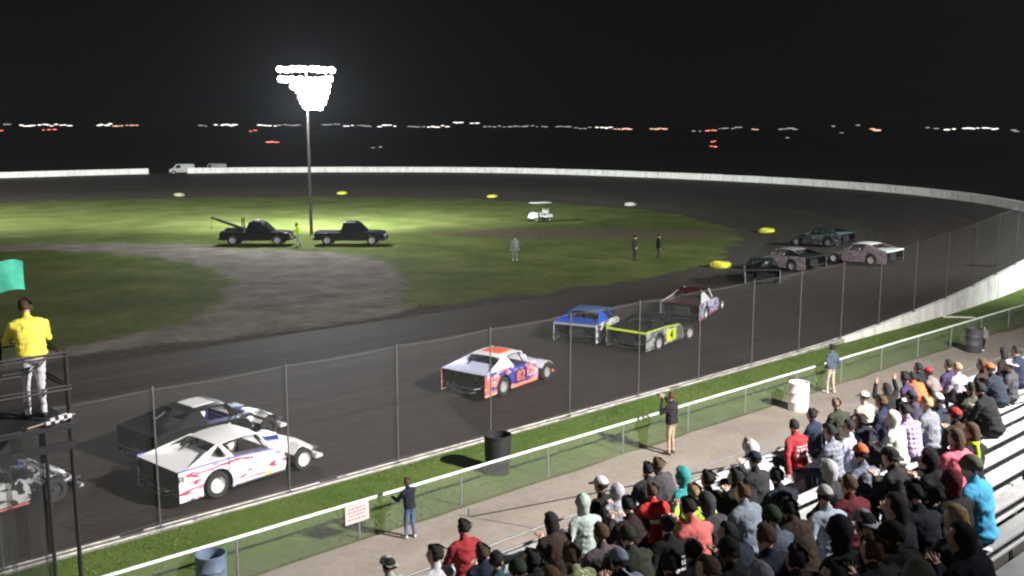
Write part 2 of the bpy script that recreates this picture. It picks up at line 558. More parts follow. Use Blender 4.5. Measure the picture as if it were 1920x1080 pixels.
# catch fence on the wall
GALV = plain('galvanised_steel', (.30, .31, .31), .45, .6, .2, 12)
CABLE = plain('fence_cable', (.16, .16, .16), .7, .2, .2, 12)
POSTG = plain('weathered_post_steel', (.10, .105, .105), .8, .1, .2, 12)
def chain_link(name, p=.055, w=.055, tint=(.5, .52, .5)):
    t = NT(name); x, y, z = t.sep(t.coord())
    al = None
    for sg in (1, -1):
        u = t.math('ADD', x, t.math('MULTIPLY', z, sg))
        fr = t.math('FRACT', t.math('DIVIDE', u, p))
        b = t.math('LESS_THAN', fr, w)
        al = b if al is None else t.math('MAXIMUM', al, b)
    t.base(tint); t.rough(.5); t.metal(.3)
    t.L(al, t.b.inputs['Alpha'])
    return t.mat
CHAIN_TALL = chain_link('tall_chain_link', .06, .022, (.34, .36, .35))
CHAIN = chain_link('chain_link', .05, .05, (.46, .50, .46))
cf = tag(empty('catch_fence'), 'tall wire catch fence with grey posts standing on the track wall', 'fence')
POST_H = 3.3
x = 5.4; prev = None; px_list = []
while x < 88:
    s = s_of_x(x); p, o_, d = out_at(s)
    base = p + o_*.165 + Vector((0, 0, wall_h(s, p)))
    m = MB(); m.tube([(base.x, base.y, base.z-.15), (base.x, base.y, base.z+POST_H)], .019, 8)
    m.tube([(base.x, base.y, base.z+POST_H), base + Vector((0, 0, POST_H+.05))], .03, 8, .012)
    m.box(base.x-.09, base.x+.09, base.y-.09, base.y+.09, base.z, base.z+.015)
    m.build('post', POSTG, cf)
    if prev is not None:
        for k_, zf in enumerate((.02, 1.0)):
            m = MB(); pts = []
            for q in range(7):
                f = q/6; v = prev.lerp(base, f); v.z += .06 + (POST_H-.1)*zf - .05*math.sin(math.pi*f)
                v.x += .0; v.y += .06
                pts.append(v)
            m.tube(pts, .0045, 4)
            m.build('cable', CABLE, cf)
        m = MB()
        a, b = prev, base
        m.v = [(a.x, a.y+.075, a.z+.02), (b.x, b.y+.075, b.z+.02), (b.x, b.y+.075, b.z+POST_H-.02), (a.x, a.y+.075, a.z+POST_H-.02)]
        m.f = [(0, 1, 2, 3)]; m.m = [0]
        m.build('mesh_panel', CHAIN_TALL, cf)
    prev = base; px_list.append(base); x += 3.35

# spectators' chain-link fence with its white top rail
RAIL = plain('white_rail_paint', (.70, .74, .68), .45, .0, .12, 10)
FY, FH = 18.32, .92
sf = tag(empty('spectator_fence', (20, FY, 0)), 'low chain-link fence with white top rail beside the walkway', 'fence')
sf.location = (0, 0, 0)
x = 3.0
while x < 62:
    m = MB(); m.tube([(x, FY, -.1), (x, FY, FH-.02)], .028, 8)
    m.build('post', GALV, sf)
    m = MB(); sag = random.uniform(-.006, .006)
    m.tube([(x, FY, FH), (x+1.5, FY, FH+sag), (x+2.985, FY, FH)], .036, 8); m.build('top_rail', RAIL, sf)
    m = MB(); m.v = [(x+.03, FY-.033, .03), (x+2.97, FY-.033, .03), (x+2.97, FY-.033, FH-.03), (x+.03, FY-.033, FH-.03)]
    m.f = [(0, 1, 2, 3)]; m.m = [0]; m.build('mesh_panel', CHAIN, sf)
    x += 3.0

# sign hung on the fence
sg = tag(empty('fence_sign', (11.9, FY-.07, .70), R(2)), 'small pinkish white notice sign hung on the chain-link fence', 'sign')
MB().box(-.32, .32, -.012, .006, -.22, .20).build('board', plain('sign_board', (.50, .42, .41), .5, 0, .08), sg, bevel=.006)
redp = plain('sign_red', (.55, .12, .12), .5)
for k_, (zz, w_) in enumerate(((.13, .24), (.05, .27), (-.03, .22), (-.12, .25))):
    m = MB(); xx = -w_
    while xx < w_:
        l_ = random.uniform(.03, .09); m.box(xx, min(xx+l_, w_), -.015, -.0125, zz-.022, zz+.02); xx += l_ + .025
    m.build('lettering', redp, sg)

# ------------------------------------------------------------------ light poles
LAMP = emit('lamp_glass_lit', (.92, .94, 1.0), 100)
LAMPBODY = plain('lamp_housing', (.25, .25, .26), .5, .6)
WOOD = plain('pole_wood', (.045, .040, .036), .85, 0, .3, 4)
def light_pole(loc, height, rz, label, power, arms, spots, tint=(1.0, .955, .925)):
    """wooden mast, cross arms and flood lamps; rz turns the lamps' face to +Y before rotation"""
    r = empty('light_pole', loc, rz); tag(r, label, 'light pole')
    m = MB(); m.tube([(0, 0, -.5), (0, 0, height*.5), (0, 0, height+.3)], .15, 10, .09); m.build('mast', WOOD, r, smooth=True)
    for (za, half, n, *off) in arms:
        off = off[0] if off else 0
        m = MB(); m.box(off-half, off+half, -.16, -.06, za-.06, za+.06); m.build('cross_arm', WOOD, r)
        for k in range(n):
            xk = off - half + .25 + (2*half-.5)*k/(n-1)
            tilt = R(random.uniform(22, 34)); yawk = R(random.uniform(-14, 14))
            xk += random.uniform(-.1, .1); za_ = za + random.uniform(-.07, .07); M = Matrix.Translation((xk, .12, za_-.24)) @ Matrix.Rotation(yawk, 4, 'Z') @ Matrix.Rotation(-tilt, 4, 'X')
            h = MB(); prof = [(.06, -.28), (.14, -.20), (.28, .02), (.30, .05), (.285, .05), (.27, .03)]
            h.lathe(prof, 12, M @ Matrix.Rotation(R(-90), 4, 'X'))
            h.box(xk-.02, xk+.02, -.09, .1, za-.2, za-.03)
            ho = h.build('flood_lamp', LAMPBODY, r, smooth=True)
            g = MB(); g.lathe([(.0, .035), (.14, .034), (.272, .03)], 12, M @ Matrix.Rotation(R(-90), 4, 'X'))
            g.build('lamp_glass', LAMP, ho)
    for (dx, dy, dz, aim, frac, cone) in spots:
        ld = bpy.data.lights.new('flood_light', 'POINT' if cone >= 360 else 'SPOT')
        ld.energy = power*frac; ld.color = tint; ld.shadow_soft_size = .45
        if cone < 360: ld.spot_size = R(cone); ld.spot_blend = .85
        lo = bpy.data.objects.new('flood_light', ld); link(lo)
        lo.location = Vector(loc) + Matrix.Rotation(rz, 3, 'Z') @ Vector((dx, dy, dz))
        v = Vector(aim) - lo.location
        lo.rotation_euler = v.to_track_quat('-Z', 'Y').to_euler()
    return r
# visible mast in the infield
light_pole((45.6, 75.95, 0), 14.3, R(-220), 'tall wooden infield light pole with blazing flood lamps and lower lamp rows added as glare',
           INFIELD_POLE_W, [(14.3, 2.4, 9), (13.45, 2.3, 11), (12.95, 1.7, 9, -.4), (12.5, 1.45, 8, -.5), (12.05, 1.3, 7, -.5), (11.6, 1.1, 6, -.5), (11.2, .75, 4, -.5)],  # lower offset rows: extra lamps added to fill out the glare blob
           [(0, 1.0, 12.6, (25, 55, 0), .075, 360), (0, -1.2, 12.6, (70, 110, 0), .50, 168)], (.90, .97, 1.0))
# masts behind the grandstand and further along the infield, out of the picture
light_pole((23.2, -7.2, 0), 19.6, R(0), 'tall light pole behind the middle of the grandstand', STAND_POLE_W,
           [(19.5, 2.4, 7), (18.6, 2.4, 7)], [(0, .9, 18.6, (22, 37, 0), 1.0, 106)])
light_pole((68.0, -6.0, 0), 19.6, R(10), 'tall light pole past the end of the grandstand', STAND_POLE_W,
           [(19.5, 2.4, 7), (18.6, 2.4, 7)], [(0, .9, 18.6, (78, 42, 0), 1.35, 88)], (.93, 1.0, .96))
light_pole((-28.0, -9.0, 0), 19.6, R(0), 'tall light pole behind the near end of the grandstand', STAND_POLE_W,
           [(19.5, 2.4, 7), (18.6, 2.4, 7)], [(0, .9, 18.6, (-8, 30, 0), .06, 100)])
light_pole((6.0, 108.0, 0), 14.3, R(-60), 'tall infield light pole towards the back straight', INFIELD_POLE_W,
           [(14.3, 2.45, 7), (13.35, 2.4, 7)], [(0, 1.2, 12.6, (40, 125, 0), .75, 165)], (.96, 1.0, .94))

# ------------------------------------------------------------------ grandstand
ROW_D, ROW_R, ROW_Y, ROW_Z = .64, .206, 9.16, 3.12
def row_y(k): return ROW_Y - ROW_D*k
def row_z(k): return ROW_Z + ROW_R*k
def seat_y(k): return row_y(k) - .44
def seat_z(k): return row_z(k) + .206
t = NT('aluminium_plank'); c = t.coord()
n1 = t.noise(t.mapping(c, (.25, 3, 1)), 2.5, 6, .7); n2 = t.noise(c, 1.6, 7, .75); gr = t.noise(t.mapping(c, (1.5, 60, 1)), 3, 3, .6)
h = t.math('ADD', t.math('MULTIPLY', n1, .5), t.math('MULTIPLY', n2, .5))
t.base(t.ramp(h, [(.32, (.20, .205, .205)), (.46, (.34, .35, .35)), (.66, (.44, .455, .455))])); t.metal(.15); t.rough(.55); t.bump(gr, .2, .006)
PLANK = t.mat
STEEL = plain('bleacher_steel', (.14, .14, .145), .6, .5)
gs = tag(empty('grandstand'), 'aluminium bench grandstand with long pale planks rising from the walkway', 'grandstand')
for k in range(-4, 15):
    z = seat_z(k)
    for part, (ya, yb, dz) in (('seat_plank', (seat_y(k)+.075, seat_y(k)-.14, 0)), ('foot_plank', (seat_y(k)+.37, seat_y(k)+.13, -.43))):
        for (xa, xb) in ((-3.0, 6.99), (7.0, 16.99), (17.0, 26.99), (27.0, 34.0)):
            m = MB()
            m.add([(xa, ya, z+dz), (xb, ya, z+dz), (xb, yb, z+dz), (xa, yb, z+dz), (xa, ya, z+dz-.045), (xb, ya, z+dz-.045), (xb, yb, z+dz-.045), (xa, yb, z+dz-.045)],
                  [(0, 3, 2, 1), (4, 5, 6, 7), (0, 1, 5, 4), (1, 2, 6, 5), (2, 3, 7, 6), (3, 0, 4, 7)])
            m.build(part, PLANK, gs, bevel=.008)
for k in range(-4, 15):
    for xk in (-2.5, 2, 6.5, 11, 15.5, 20, 24.5, 29, 33.5):
        m = MB(); m.tube([(xk+.03, seat_y(k), seat_z(k)-.62), (xk+.03, seat_y(k), seat_z(k)-.045)], .03, 6); m.build('seat_bracket', STEEL, gs)
for xk in (-2.5, 2, 6.5, 11, 15.5, 20, 24.5, 29, 33.5):
    m = MB()
    m.sheet([(xk, row_y(-4)+.05, row_z(-4)-.50), (xk, row_y(14)-.62, row_z(14)-.30), (xk, row_y(14)-.62, row_z(14)-.16), (xk, row_y(-4)+.05, row_z(-4)-.36)], .06)
    m.build('stringer', STEEL, gs)
    for yy in (row_y(-4)-.1, row_y(3), row_y(14)-.5):
        zt = ROW_Z + ROW_R*(ROW_Y-yy)/ROW_D - .40
        m = MB(); m.tube([(xk+.03, yy, 0.04 if yy > 10.6 else -.47), (xk+.03, yy, zt)], .05, 8); m.build('leg', STEEL, gs)
m = MB(); m.box(-3, 34, row_y(-4)+.06, row_y(-4)+.10, row_z(-4)-.75, row_z(-4)-.05); m.build('front_fascia', STEEL, gs)
for zz in (.35, .75):
    m = MB(); m.tube([(-3, row_y(-4)+.1, row_z(-4)-.2+zz*.5), (34, row_y(-4)+.1, row_z(-4)-.2+zz*.5)], .02, 6); m.build('front_rail', STEEL, gs)

# rope stretched from the fence up to a post in the stand
rp = tag(empty('guy_rope', (14.6, 17.55, 0)), 'thin black rope stretched from the fence line up across the benches', 'rope')
rp.location = (0, 0, 0)
m = MB(); pts = []
A_, B_ = Vector((14.65, 17.6, .05)), Vector((19.0, 6.6, 4.42))
for q in range(13):
    f = q/12; v = A_.lerp(B_, f); v.z -= .07*math.sin(math.pi*f); pts.append(v)
m.tube(pts, .013, 6); m.build('rope', plain('black_rope', (.012, .012, .013), .8), rp)
m = MB(); m.tube([(14.65, 17.62, -.1), (14.65, 17.62, .25)], .02, 6); m.build('stake', STEEL, rp)
m = MB(); m.tube([(19.0, 6.6, 3.86), (19.0, 6.6, 4.5)], .02, 6); m.build('stake', STEEL, rp)

# ================================================================== race cars
RUBBER = plain('tyre_rubber', (.022, .021, .021), .85, 0, .3, 14, .2)
DARKMETAL = plain('dark_frame_metal', (.03, .03, .032), .5, .4)
STEELBAR = plain('bumper_steel', (.10, .10, .105), .5, .5)
VOID = plain('rear_shade_black', (.006, .006, .006), .9)  # near-black colour standing in for the shade inside the car's rear
def rim_mat(n, c): return plain('rim_' + n, c, .35, .3, .1)
def paint(name, c, rough=.32):
    if name in _mc: return _mc[name]
    t = NT(name); cc = t.coord()
    mud = t.noise(cc, 2.2, 8, .75); low = t.sep(cc)[2]
    f = t.math('ADD', mud, t.math('MULTIPLY', t.math('SUBTRACT', .45, low), .35))
    mr = t.node('ShaderNodeMapRange'); mr.inputs[1].default_value = .56; mr.inputs[2].default_value = .80; mr.inputs[4].default_value = .55
    t.L(f, mr.inputs[0])
    t.base(t.mixc(mr.outputs[0], c, (.075, .062, .05))); t.rough(rough)
    t.b.inputs['Coat Weight'].default_value = .2
    _mc[name] = t.mat
    return t.mat
def livery(name, base, c2, c3, skirt=None, lo=.52, hi=.60, scale=1.6, loc=(0, 0, 0), sx=.8):
    t = NT(name); cc = t.coord(); x, y, z = t.sep(cc)
    v = t.mapping(cc, (sx, 0, 1.7), loc)
    a = t.noise(v, scale, 3, .5, 1.2); b = t.noise(t.mapping(v, (1, 1, 1), (4, 0, 7)), scale*1.7, 3, .55, .8)
    r = t.mixc(t.math('GREATER_THAN', a, lo), base, c2)
    r = t.mixc(t.math('GREATER_THAN', b, hi), r, c3)
    vo = t.node('ShaderNodeTexVoronoi', distance='CHEBYCHEV'); vo.inputs['Scale'].default_value = 5.5; vo.inputs['Randomness'].default_value = .8
    t.L(t.mapping(cc, (.55, 0, 1.25), loc), vo.inputs['Vector'])
    sc_ = t.node('ShaderNodeSeparateColor'); t.L(vo.outputs['Color'], sc_.inputs[0])
    small = t.math('LESS_THAN', vo.outputs['Distance'], .30); pick = t.math('GREATER_THAN', sc_.outputs[0], .62)
    bars = t.math('GREATER_THAN', t.noise(t.mapping(cc, (34, 0, 9)), 1, 1, .5), .46)
    dcol = t.ramp(sc_.outputs[1], [(0, (.62, .62, .60)), (.3, (.03, .03, .035)), (.55, (.45, .05, .04)), (.75, (.70, .60, .10)), (.9, (.05, .10, .35))], 'CONSTANT')
    r = t.mixc(t.math('MULTIPLY', t.math('MULTIPLY', small, pick), bars), r, dcol)
    if skirt: r = t.mixc(t.math('LESS_THAN', z, .25), r, skirt)
    mud = t.math('ADD', t.noise(cc, 3.0, 8, .78), t.math('MULTIPLY', t.math('SUBTRACT', .5, z), .22))
    mr = t.node('ShaderNodeMapRange'); mr.inputs[1].default_value = .54; mr.inputs[2].default_value = .76; mr.inputs[4].default_value = .75
    t.L(mud, mr.inputs[0])
    t.base(t.mixc(mr.outputs[0], r, (.075, .062, .05))); t.rough(.35); t.b.inputs['Coat Weight'].default_value = .15
    return t.mat

def wheel_mesh(r, w):
    m = MB(); q = []
    hw = w/2
    prof = [(r*.60, -hw*.9), (r*.80, -hw*1.02), (r*.95, -hw*.95), (r, -hw*.7), (r, hw*.7), (r*.95, hw*.95), (r*.80, hw*1.02), (r*.60, hw*.9), (r*.56, 0)]
    m.lathe(prof, 20, Matrix.Rotation(R(90), 4, 'X'), close=True)
    return m.mesh('wheel', RUBBER, smooth=True)
def rim_mesh(r, w, mat):
    m = MB(); hw = w/2; M = Matrix.Rotation(R(90), 4, 'X')
    m.lathe([(r*.61, hw*.96), (r*.57, hw*.6), (r*.50, hw*.35), (r*.2, hw*.30), (r*.16, hw*.62), (.001, hw*.64)], 18, M)
    m.lathe([(r*.61, -hw*.96), (r*.57, -hw*.6), (r*.50, -hw*.35), (.001, -hw*.30)], 18, M)
    m.lathe([(r*.61, -hw*.96), (r*.60, 0), (r*.61, hw*.96)], 18, M)
    for k in range(5):
        a = 2*math.pi*k/5
        p = Vector((math.cos(a)*r*.33, 0, math.sin(a)*r*.33))
        m.tube([(p.x, -hw*.42, p.z), (p.x, -hw*.3, p.z)], .018, 6)
    return m.mesh('rim', mat, smooth=True)
WR, WF = wheel_mesh(.345, .32), wheel_mesh(.325, .27)
_rims = {}
def text_mesh(s, size, mat, depth=.004):
    cu = bpy.data.curves.new('number', 'FONT'); cu.body = s; cu.size = size; cu.align_x = 'CENTER'; cu.align_y = 'CENTER'; cu.extrude = depth; cu.offset = size*.025
    tmp = bpy.data.objects.new('number_tmp', cu); col.objects.link(tmp)
    bpy.context.view_layer.update()
    me = bpy.data.meshes.new_from_object(tmp.evaluated_get(bpy.context.evaluated_depsgraph_get()))
    bpy.data.objects.remove(tmp); me.materials.clear(); me.materials.append(mat)
    return me

def arch(cx, cz, r, a0, a1, n=9):
    return [(cx + r*math.cos(R(a0+(a1-a0)*i/n)), cz + r*math.sin(R(a0+(a1-a0)*i/n))) for i in range(n+1)]

def race_car(loc, heading, S, label):
    r = empty('race_car', loc, R(heading)); tag(r, label, 'race car', 'modified race cars on the track')
    x_, y_ = loc[0], loc[1]; e_ = 1.2
    nrm = Vector((-(track_z(x_+e_, y_)-track_z(x_-e_, y_))/(2*e_), -(track_z(x_, y_+e_)-track_z(x_, y_-e_))/(2*e_), 1)).normalized()
    q_ = Vector((0, 0, 1)).rotation_difference(nrm)
    r.rotation_euler = (q_.to_matrix() @ Matrix.Rotation(R(heading), 3, 'Z')).to_euler()
    r.location = (x_, y_, track_z(x_, y_) + .012)
    W2 = .985
    # side panels with the wheel cut-out
    side = [(-1.12, .17), (-1.12, .97), (-.4, .985), (.35, .97), (1.05, .93), (1.72, .88), (1.98, .80), (2.10, .62), (2.14, .40), (2.08, .17), (.46, .17)] + arch(0, .34, .45, -18, 198, 10) + [(-.46, .17)]
    for sg, nm in ((-1, 'R'), (1, 'L')):
        m = MB(); m.prism(side, sg*W2, sg*(W2-.018))
        sd = m.build('side_panel', S['side'], r)
        if S.get('num'):
            me = text_mesh(S['num'], .52, S['nummat'])
            o = link(bpy.data.objects.new('number', me), sd)
            o.location = (1.02, sg*(W2+.006), .54)
            o.rotation_euler = (R(90), 0, 0 if sg < 0 else R(180))
        if S.get('plate'):
            m = MB(); m.prism([(.62, .30), (.62, .80), (1.42, .80), (1.42, .30)], sg*(W2+.002), sg*(W2-.002)); m.build('number_plate', S['plate'], sd)
        if S.get('trim'):
            m = MB(); m.tube([(-1.12, sg*(W2+.0), .985), (.35, sg*W2, .985), (1.05, sg*W2, .945), (1.72, sg*W2, .895)], .022, 6); m.build('trim_strip', S['trim'], sd)
        # rub rail under the panel
        m = MB(); m.tube([(.5, sg*(W2+.02), .2), (2.05, sg*(W2+.02), .2)], .025, 6); m.build('rub_rail', S.get('rail', DARKMETAL), r)
    # rear deck, with the opening for the driver ahead of it
    m = MB(); m.loft([[(-1.12, -W2+.02, .955), (-1.12, W2-.02, .955), (-1.12, W2-.02, .970), (-1.12, -W2+.02, .970)],
                      [(-.4, -W2+.02, .975), (-.4, W2-.02, .975), (-.4, W2-.02, .990), (-.4, -W2+.02, .990)],
                      [(.30, -W2+.02, .955), (.30, W2-.02, .955), (.30, W2-.02, .970), (.30, -W2+.02, .970)]])
    dk = m.build('rear_deck', S['deck'], r)
    if S.get('tail'):
        m = MB(); m.box(-1.15, -1.125, -W2+.01, W2-.01, .90, .99); m.build('tail_strip', S['tail'], dk)
    m = MB()
    for sg in (-1, 1):
        m.add([(.3, sg*(W2-.02), .953), (1.72, sg*(W2-.02), .865), (1.72, sg*.62, .875), (.3, sg*.55, .953)], [(0, 1, 2, 3)])
        m.add([(.3, sg*.55, .953), (1.72, sg*.62, .875), (1.72, sg*.6, .45), (.3, sg*.55, .45)], [(0, 1, 2, 3)])
    m.add([(.3, -.55, .953), (.3, .55, .953), (.3, .55, .45), (.3, -.55, .45)], [(0, 1, 2, 3)])
    m.build('cockpit_panels', S['inner'], r)
    # roof, slightly crowned
    rings = []
    for (x, z) in ((.22, 1.315), (.55, 1.37), (.95, 1.385), (1.30, 1.37), (1.46, 1.345)):
        rg = [(x, y, z - .035*(abs(y)/.64)**2) for y in (-.64, -.35, 0, .35, .64)] + [(x, y, z - .02 - .035*(abs(y)/.64)**2) for y in (.64, .35, 0, -.35, -.64)]
        rings.append(rg)
    m = MB(); m.loft(rings); rf = m.build('roof', S['roof'], r, smooth=True)
    if S.get('roofmark'):
        m = MB()
        m.loft([[(x, y, z) for y, z in ((-.4, .0), (.4, .0), (.4, .006), (-.4, .006))] for x, z in ()] or [[(.5, -.40, 1.357), (.5, .40, 1.357), (.5, .40, 1.374), (.5, -.40, 1.374)], [(.9, -.42, 1.372), (.9, .42, 1.372), (.9, .42, 1.391), (.9, -.42, 1.391)], [(1.22, -.40, 1.362), (1.22, .40, 1.362), (1.22, .40, 1.381), (1.22, -.40, 1.381)]])
        m.build('roof_mark', S['roofmark'], rf)
    # sail panels from the deck up to the roof
    for sg in (-1, 1):
        if S.get('window_sail'):
            m = MB()
            for poly in ([(-.95, .97, .975), (-.40, .97, .99), (.30, .645, 1.32), (.16, .645, 1.30), (-.62, .86, 1.06)],
                         [(.30, .645, 1.32), (.22, .66, 1.30), (.30, .965, .985), (.52, .965, .975)],
                         [(-.40, .97, .99), (.42, .965, .98), (.42, .93, 1.02), (-.40, .93, 1.035)]):
                m.sheet([(x, sg*y, z) for x, y, z in poly], .012)
        else:
            m = MB(); m.sheet([(x, sg*y, z) for x, y, z in ((-1.0, .97, .975), (-.4, .972, .99), (.62, .965, .965), (.52, .645, 1.335), (.22, .645, 1.30), (-.35, .80, 1.14))], .012)
        m.build('sail_panel', S['sail'], r)
    # window posts and cage
    for sg in (-1, 1):
        m = MB(); m.tube([(1.45, sg*.62, 1.33), (1.80, sg*.70, .88)], .032, 6); m.build('window_post', S['sail'], r)
    m = MB()
    for sg in (-1, 1):
        m.tube([(.42, sg*.56, .3), (.40, sg*.55, 1.27), (1.4, sg*.55, 1.30), (1.72, sg*.58, .85), (1.75, sg*.58, .3)], .028, 6)
        m.tube([(.42, sg*.55, 1.2), (-.95, sg*.5, .7)], .024, 6)
    m.tube([(.40, -.55, 1.27), (.40, .55, 1.27)], .028, 6); m.tube([(1.4, -.55, 1.3), (1.4, .55, 1.3)], .028, 6)
    m.tube([(.41, -.55, 1.2), (.41, .56, .5)], .024, 6)
    for sg in (-1, 1):
        m.tube([(-1.0, sg*.38, .42), (3.2, sg*.36, .34)], .04, 6)
    m.build('roll_cage', DARKMETAL, r)
    # seat and driver's helmet
    m = MB(); m.loft([[(.55, -.42, .35), (.55, .02, .35), (.62, .02, 1.08), (.62, -.42, 1.08)], [(.68, -.42, .35), (.68, .02, .35), (.72, .02, 1.08), (.72, -.42, 1.08)]])
    m.box(.68, 1.15, -.42, .02, .35, .45); m.build('seat', DARKMETAL, r, bevel=.02)
    m = MB(); m.lathe([(.001, -.15), (.09, -.14), (.125, -.06), (.135, .02), (.11, .10), (.05, .145), (.001, .15)], 14, Matrix.Translation((.88, -.2, 1.06)))
    m.build('helmet', S.get('helmet', plain('helmet_white', (.7, .7, .7), .3)), r, smooth=True)
    # hood and nose: narrow between the open front wheels
    dn = random.Random(hash(label) % 1000)
    hood = []
    for x, wd, zt, zb in ((1.70, .80, .885, .40), (2.05, .68, .865, .36), (2.5, .56, .80, .34), (2.95, .50, .70, .32), (3.25, .50, .58, .28), (3.46, .46, .40, .24), (3.50, .42, .28, .22)):
        hood.append([(x, -wd, zb), (x, -wd, zt-.06), (x, -wd*.8, zt-.01), (x, 0, zt+.02), (x, wd*.8, zt-.01), (x, wd, zt-.06), (x, wd, zb)])
    m = MB(); m.loft(hood); hd = m.build('hood', S['hood'], r, smooth=True)
    m = MB(); m.loft([[(1.95, -.24, .86), (1.95, .24, .86), (2.0, .22, 1.0), (2.0, -.22, 1.0)], [(2.5, -.22, .79), (2.5, .22, .79), (2.46, .20, .94), (2.46, -.20, .94)]])
    m.build('air_scoop', S.get('scoop', S['hood']), hd, bevel=.02)
    m = MB(); m.loft([[(3.30, -.80, .16), (3.30, .80, .16), (3.36, .80, .30), (3.36, -.80, .30)], [(3.62, -.74, .14), (3.62, .74, .14), (3.60, .72, .22), (3.60, -.72, .22)]])
    m.build('nose_piece', S.get('nose', S['hood']), r, bevel=.015)
    # open fenders over the front wheels
    for sg in (-1, 1):
        if S.get('fender', True):
            m = MB(); rings = []
            for a in (150, 120, 90, 60, 35):
                x, z = 2.75+.42*math.cos(R(a)), .33+.42*math.sin(R(a))
                rings.append([(x, sg*.5, z), (x, sg*.56, z+.02), (x, sg*.99, z+.01), (x, sg*.99, z-.012), (x, sg*.5, z-.012)])
            if S.get('fender') == 'full':
                m.loft(rings); m.build('fender', S['hood'], r, smooth=True)
    # bumpers, axles, fuel cell
    m = MB(); m.tube([(-1.0, -.75, .45), (-1.27, -.62, .45), (-1.27, .62, .45), (-1.0, .75, .45)], .028, 6); m.tube([(-1.0, -.5, .28), (-1.25, -.45, .28), (-1.25, .45, .28), (-1.0, .5, .28)], .028, 6)
    for yb in (-.4, .4): m.tube([(-1.25, yb, .27), (-1.27, yb, .46)], .024, 6)
    m.build('rear_bumper', S.get('bumper', STEELBAR), r)
    m = MB(); m.tube([(3.3, -.5, .3), (3.7, -.38, .3), (3.7, .38, .3), (3.3, .5, .3)], .026, 6); m.build('front_bumper', S.get('bumper', STEELBAR), r)
    m = MB(); m.tube([(0, -.8, .345), (0, .8, .345)], .045, 8); m.build('rear_axle', DARKMETAL, r)
    m = MB(); m.tube([(2.75, -.8, .33), (2.75, .8, .33)], .03, 6); m.build('front_axle', DARKMETAL, r)
    for sg in (-1, 1):
        m = MB(); m.tube([(2.3, sg*.4, .3), (2.75, sg*.75, .28), (3.1, sg*.4, .3)], .022, 6); m.build('suspension_arm', DARKMETAL, r)
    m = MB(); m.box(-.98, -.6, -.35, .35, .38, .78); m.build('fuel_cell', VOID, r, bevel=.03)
    m = MB(); m.box(-.58, -.55, -W2+.03, W2-.03, .40, .95); m.build('rear_shade_panel', VOID, r)  # added dark panel, makes the open rear read as deep shade
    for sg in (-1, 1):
        m = MB(); m.prism([(-1.10, .19), (-1.10, .945), (-.5, .945), (-.5, .19)], sg*(W2-.021), sg*(W2-.030)); m.build('side_shade_panel', VOID, r)  # black sheets over the panels' inner faces, shade put into the colour
    m = MB(); m.box(1.75, 2.6, -.36, .36, .25, .72); m.build('engine', DARKMETAL, r)
    m = MB(); m.box(.2, 1.8, -W2+.05, W2-.05, .18, .22); m.build('floor_pan', DARKMETAL, r)
    # wheels
    rm = S.get('rim', 'steel'); rc = {'white': (.78, .80, .76), 'steel': (.42, .42, .42), 'dark': (.05, .05, .05)}[rm]
    if rm not in _rims:
        mt = rim_mat(rm, rc); _rims[rm] = (rim_mesh(.345, .32, mt), rim_mesh(.325, .27, mt))
    for (x, y, k_, st) in ((0, -.82, 0, 0), (0, .82, 0, 0), (2.75, -.86, 1, S.get('steer', 0)), (2.75, .86, 1, S.get('steer', 0))):
        w = link(bpy.data.objects.new('wheel', (WR, WF)[k_]), r); w.location = (x, y, (.345, .325)[k_])
        w.rotation_euler = (0, random.uniform(0, 1.2), R(st) + (math.pi if y > 0 else 0))
        link(bpy.data.objects.new('rim', _rims[rm][k_]), w)
    return r

BLACKP = plain('black_paint', (.009, .009, .010), .38, 0, .3); WHITEP = paint('white_paint', (.80, .80, .79)); BLUEP = paint('blue_paint', (.02, .09, .50))
DKBLUE = paint('dark_blue_paint', (.02, .03, .16)); YELP = paint('fluoro_yellow_paint', (.62, .80, .03), .4); ORP = paint('orange_paint', (.90, .16, .07), .4)
REDP = paint('race_red_paint', (.55, .03, .03)); GREYP = paint('grey_paint', (.30, .30, .31)); MAROON = paint('maroon_paint', (.06, .012, .014)); PINKG = paint('pinkish_grey_paint', (.30, .25, .26)); TEALB = paint('teal_black_paint', (.02, .035, .035))

race_car((10.92, 24.33, 0), 7.4, dict(side=livery('white_car_side', (.80, .81, .80), (.62, .60, .74), (.42, .06, .12), None, .56, .58, 2.4, (0, 0, 1), .28), deck=WHITEP, roof=WHITEP, sail=WHITEP, hood=WHITEP, inner=plain('brown_interior', (.10, .075, .07), .7), rim='white', fender='full', window_sail=True, trim=paint('violet_trim_paint', (.10, .10, .55)), scoop=DKBLUE),
         'white modified race car with red streaks and white wheels beside the low wall')
race_car((11.6, 27.45, 0), 9, dict(side=BLACKP, deck=BLACKP, roof=BLACKP, roofmark=WHITEP, sail=BLACKP, hood=livery('black_hood_stripes', (.012, .012, .013), (.7, .7, .7), (.03, .03, .14), None, .60, .62, 2.5), inner=DKBLUE, rim='dark', fender='full', nose=WHITEP),
         'black modified race car with white roof square running alongside the white car')
race_car((4.95, 26.35, 0), 8, dict(side=livery('left_car_side', (.72, .74, .72), (.03, .03, .035), (.70, .72, .70), (.35, .02, .03), .50, .6, 2.0, (2, 0, 0)), deck=BLACKP, roof=BLACKP, sail=BLACKP, hood=livery('left_car_hood', (.02, .02, .03), (.5, .48, .52), (.02, .02, .03), None, .56, .66, 3), inner=BLACKP, rim='dark', fender='full', rail=REDP),
         'black and silver race car with red rocker rail below the flag stand')
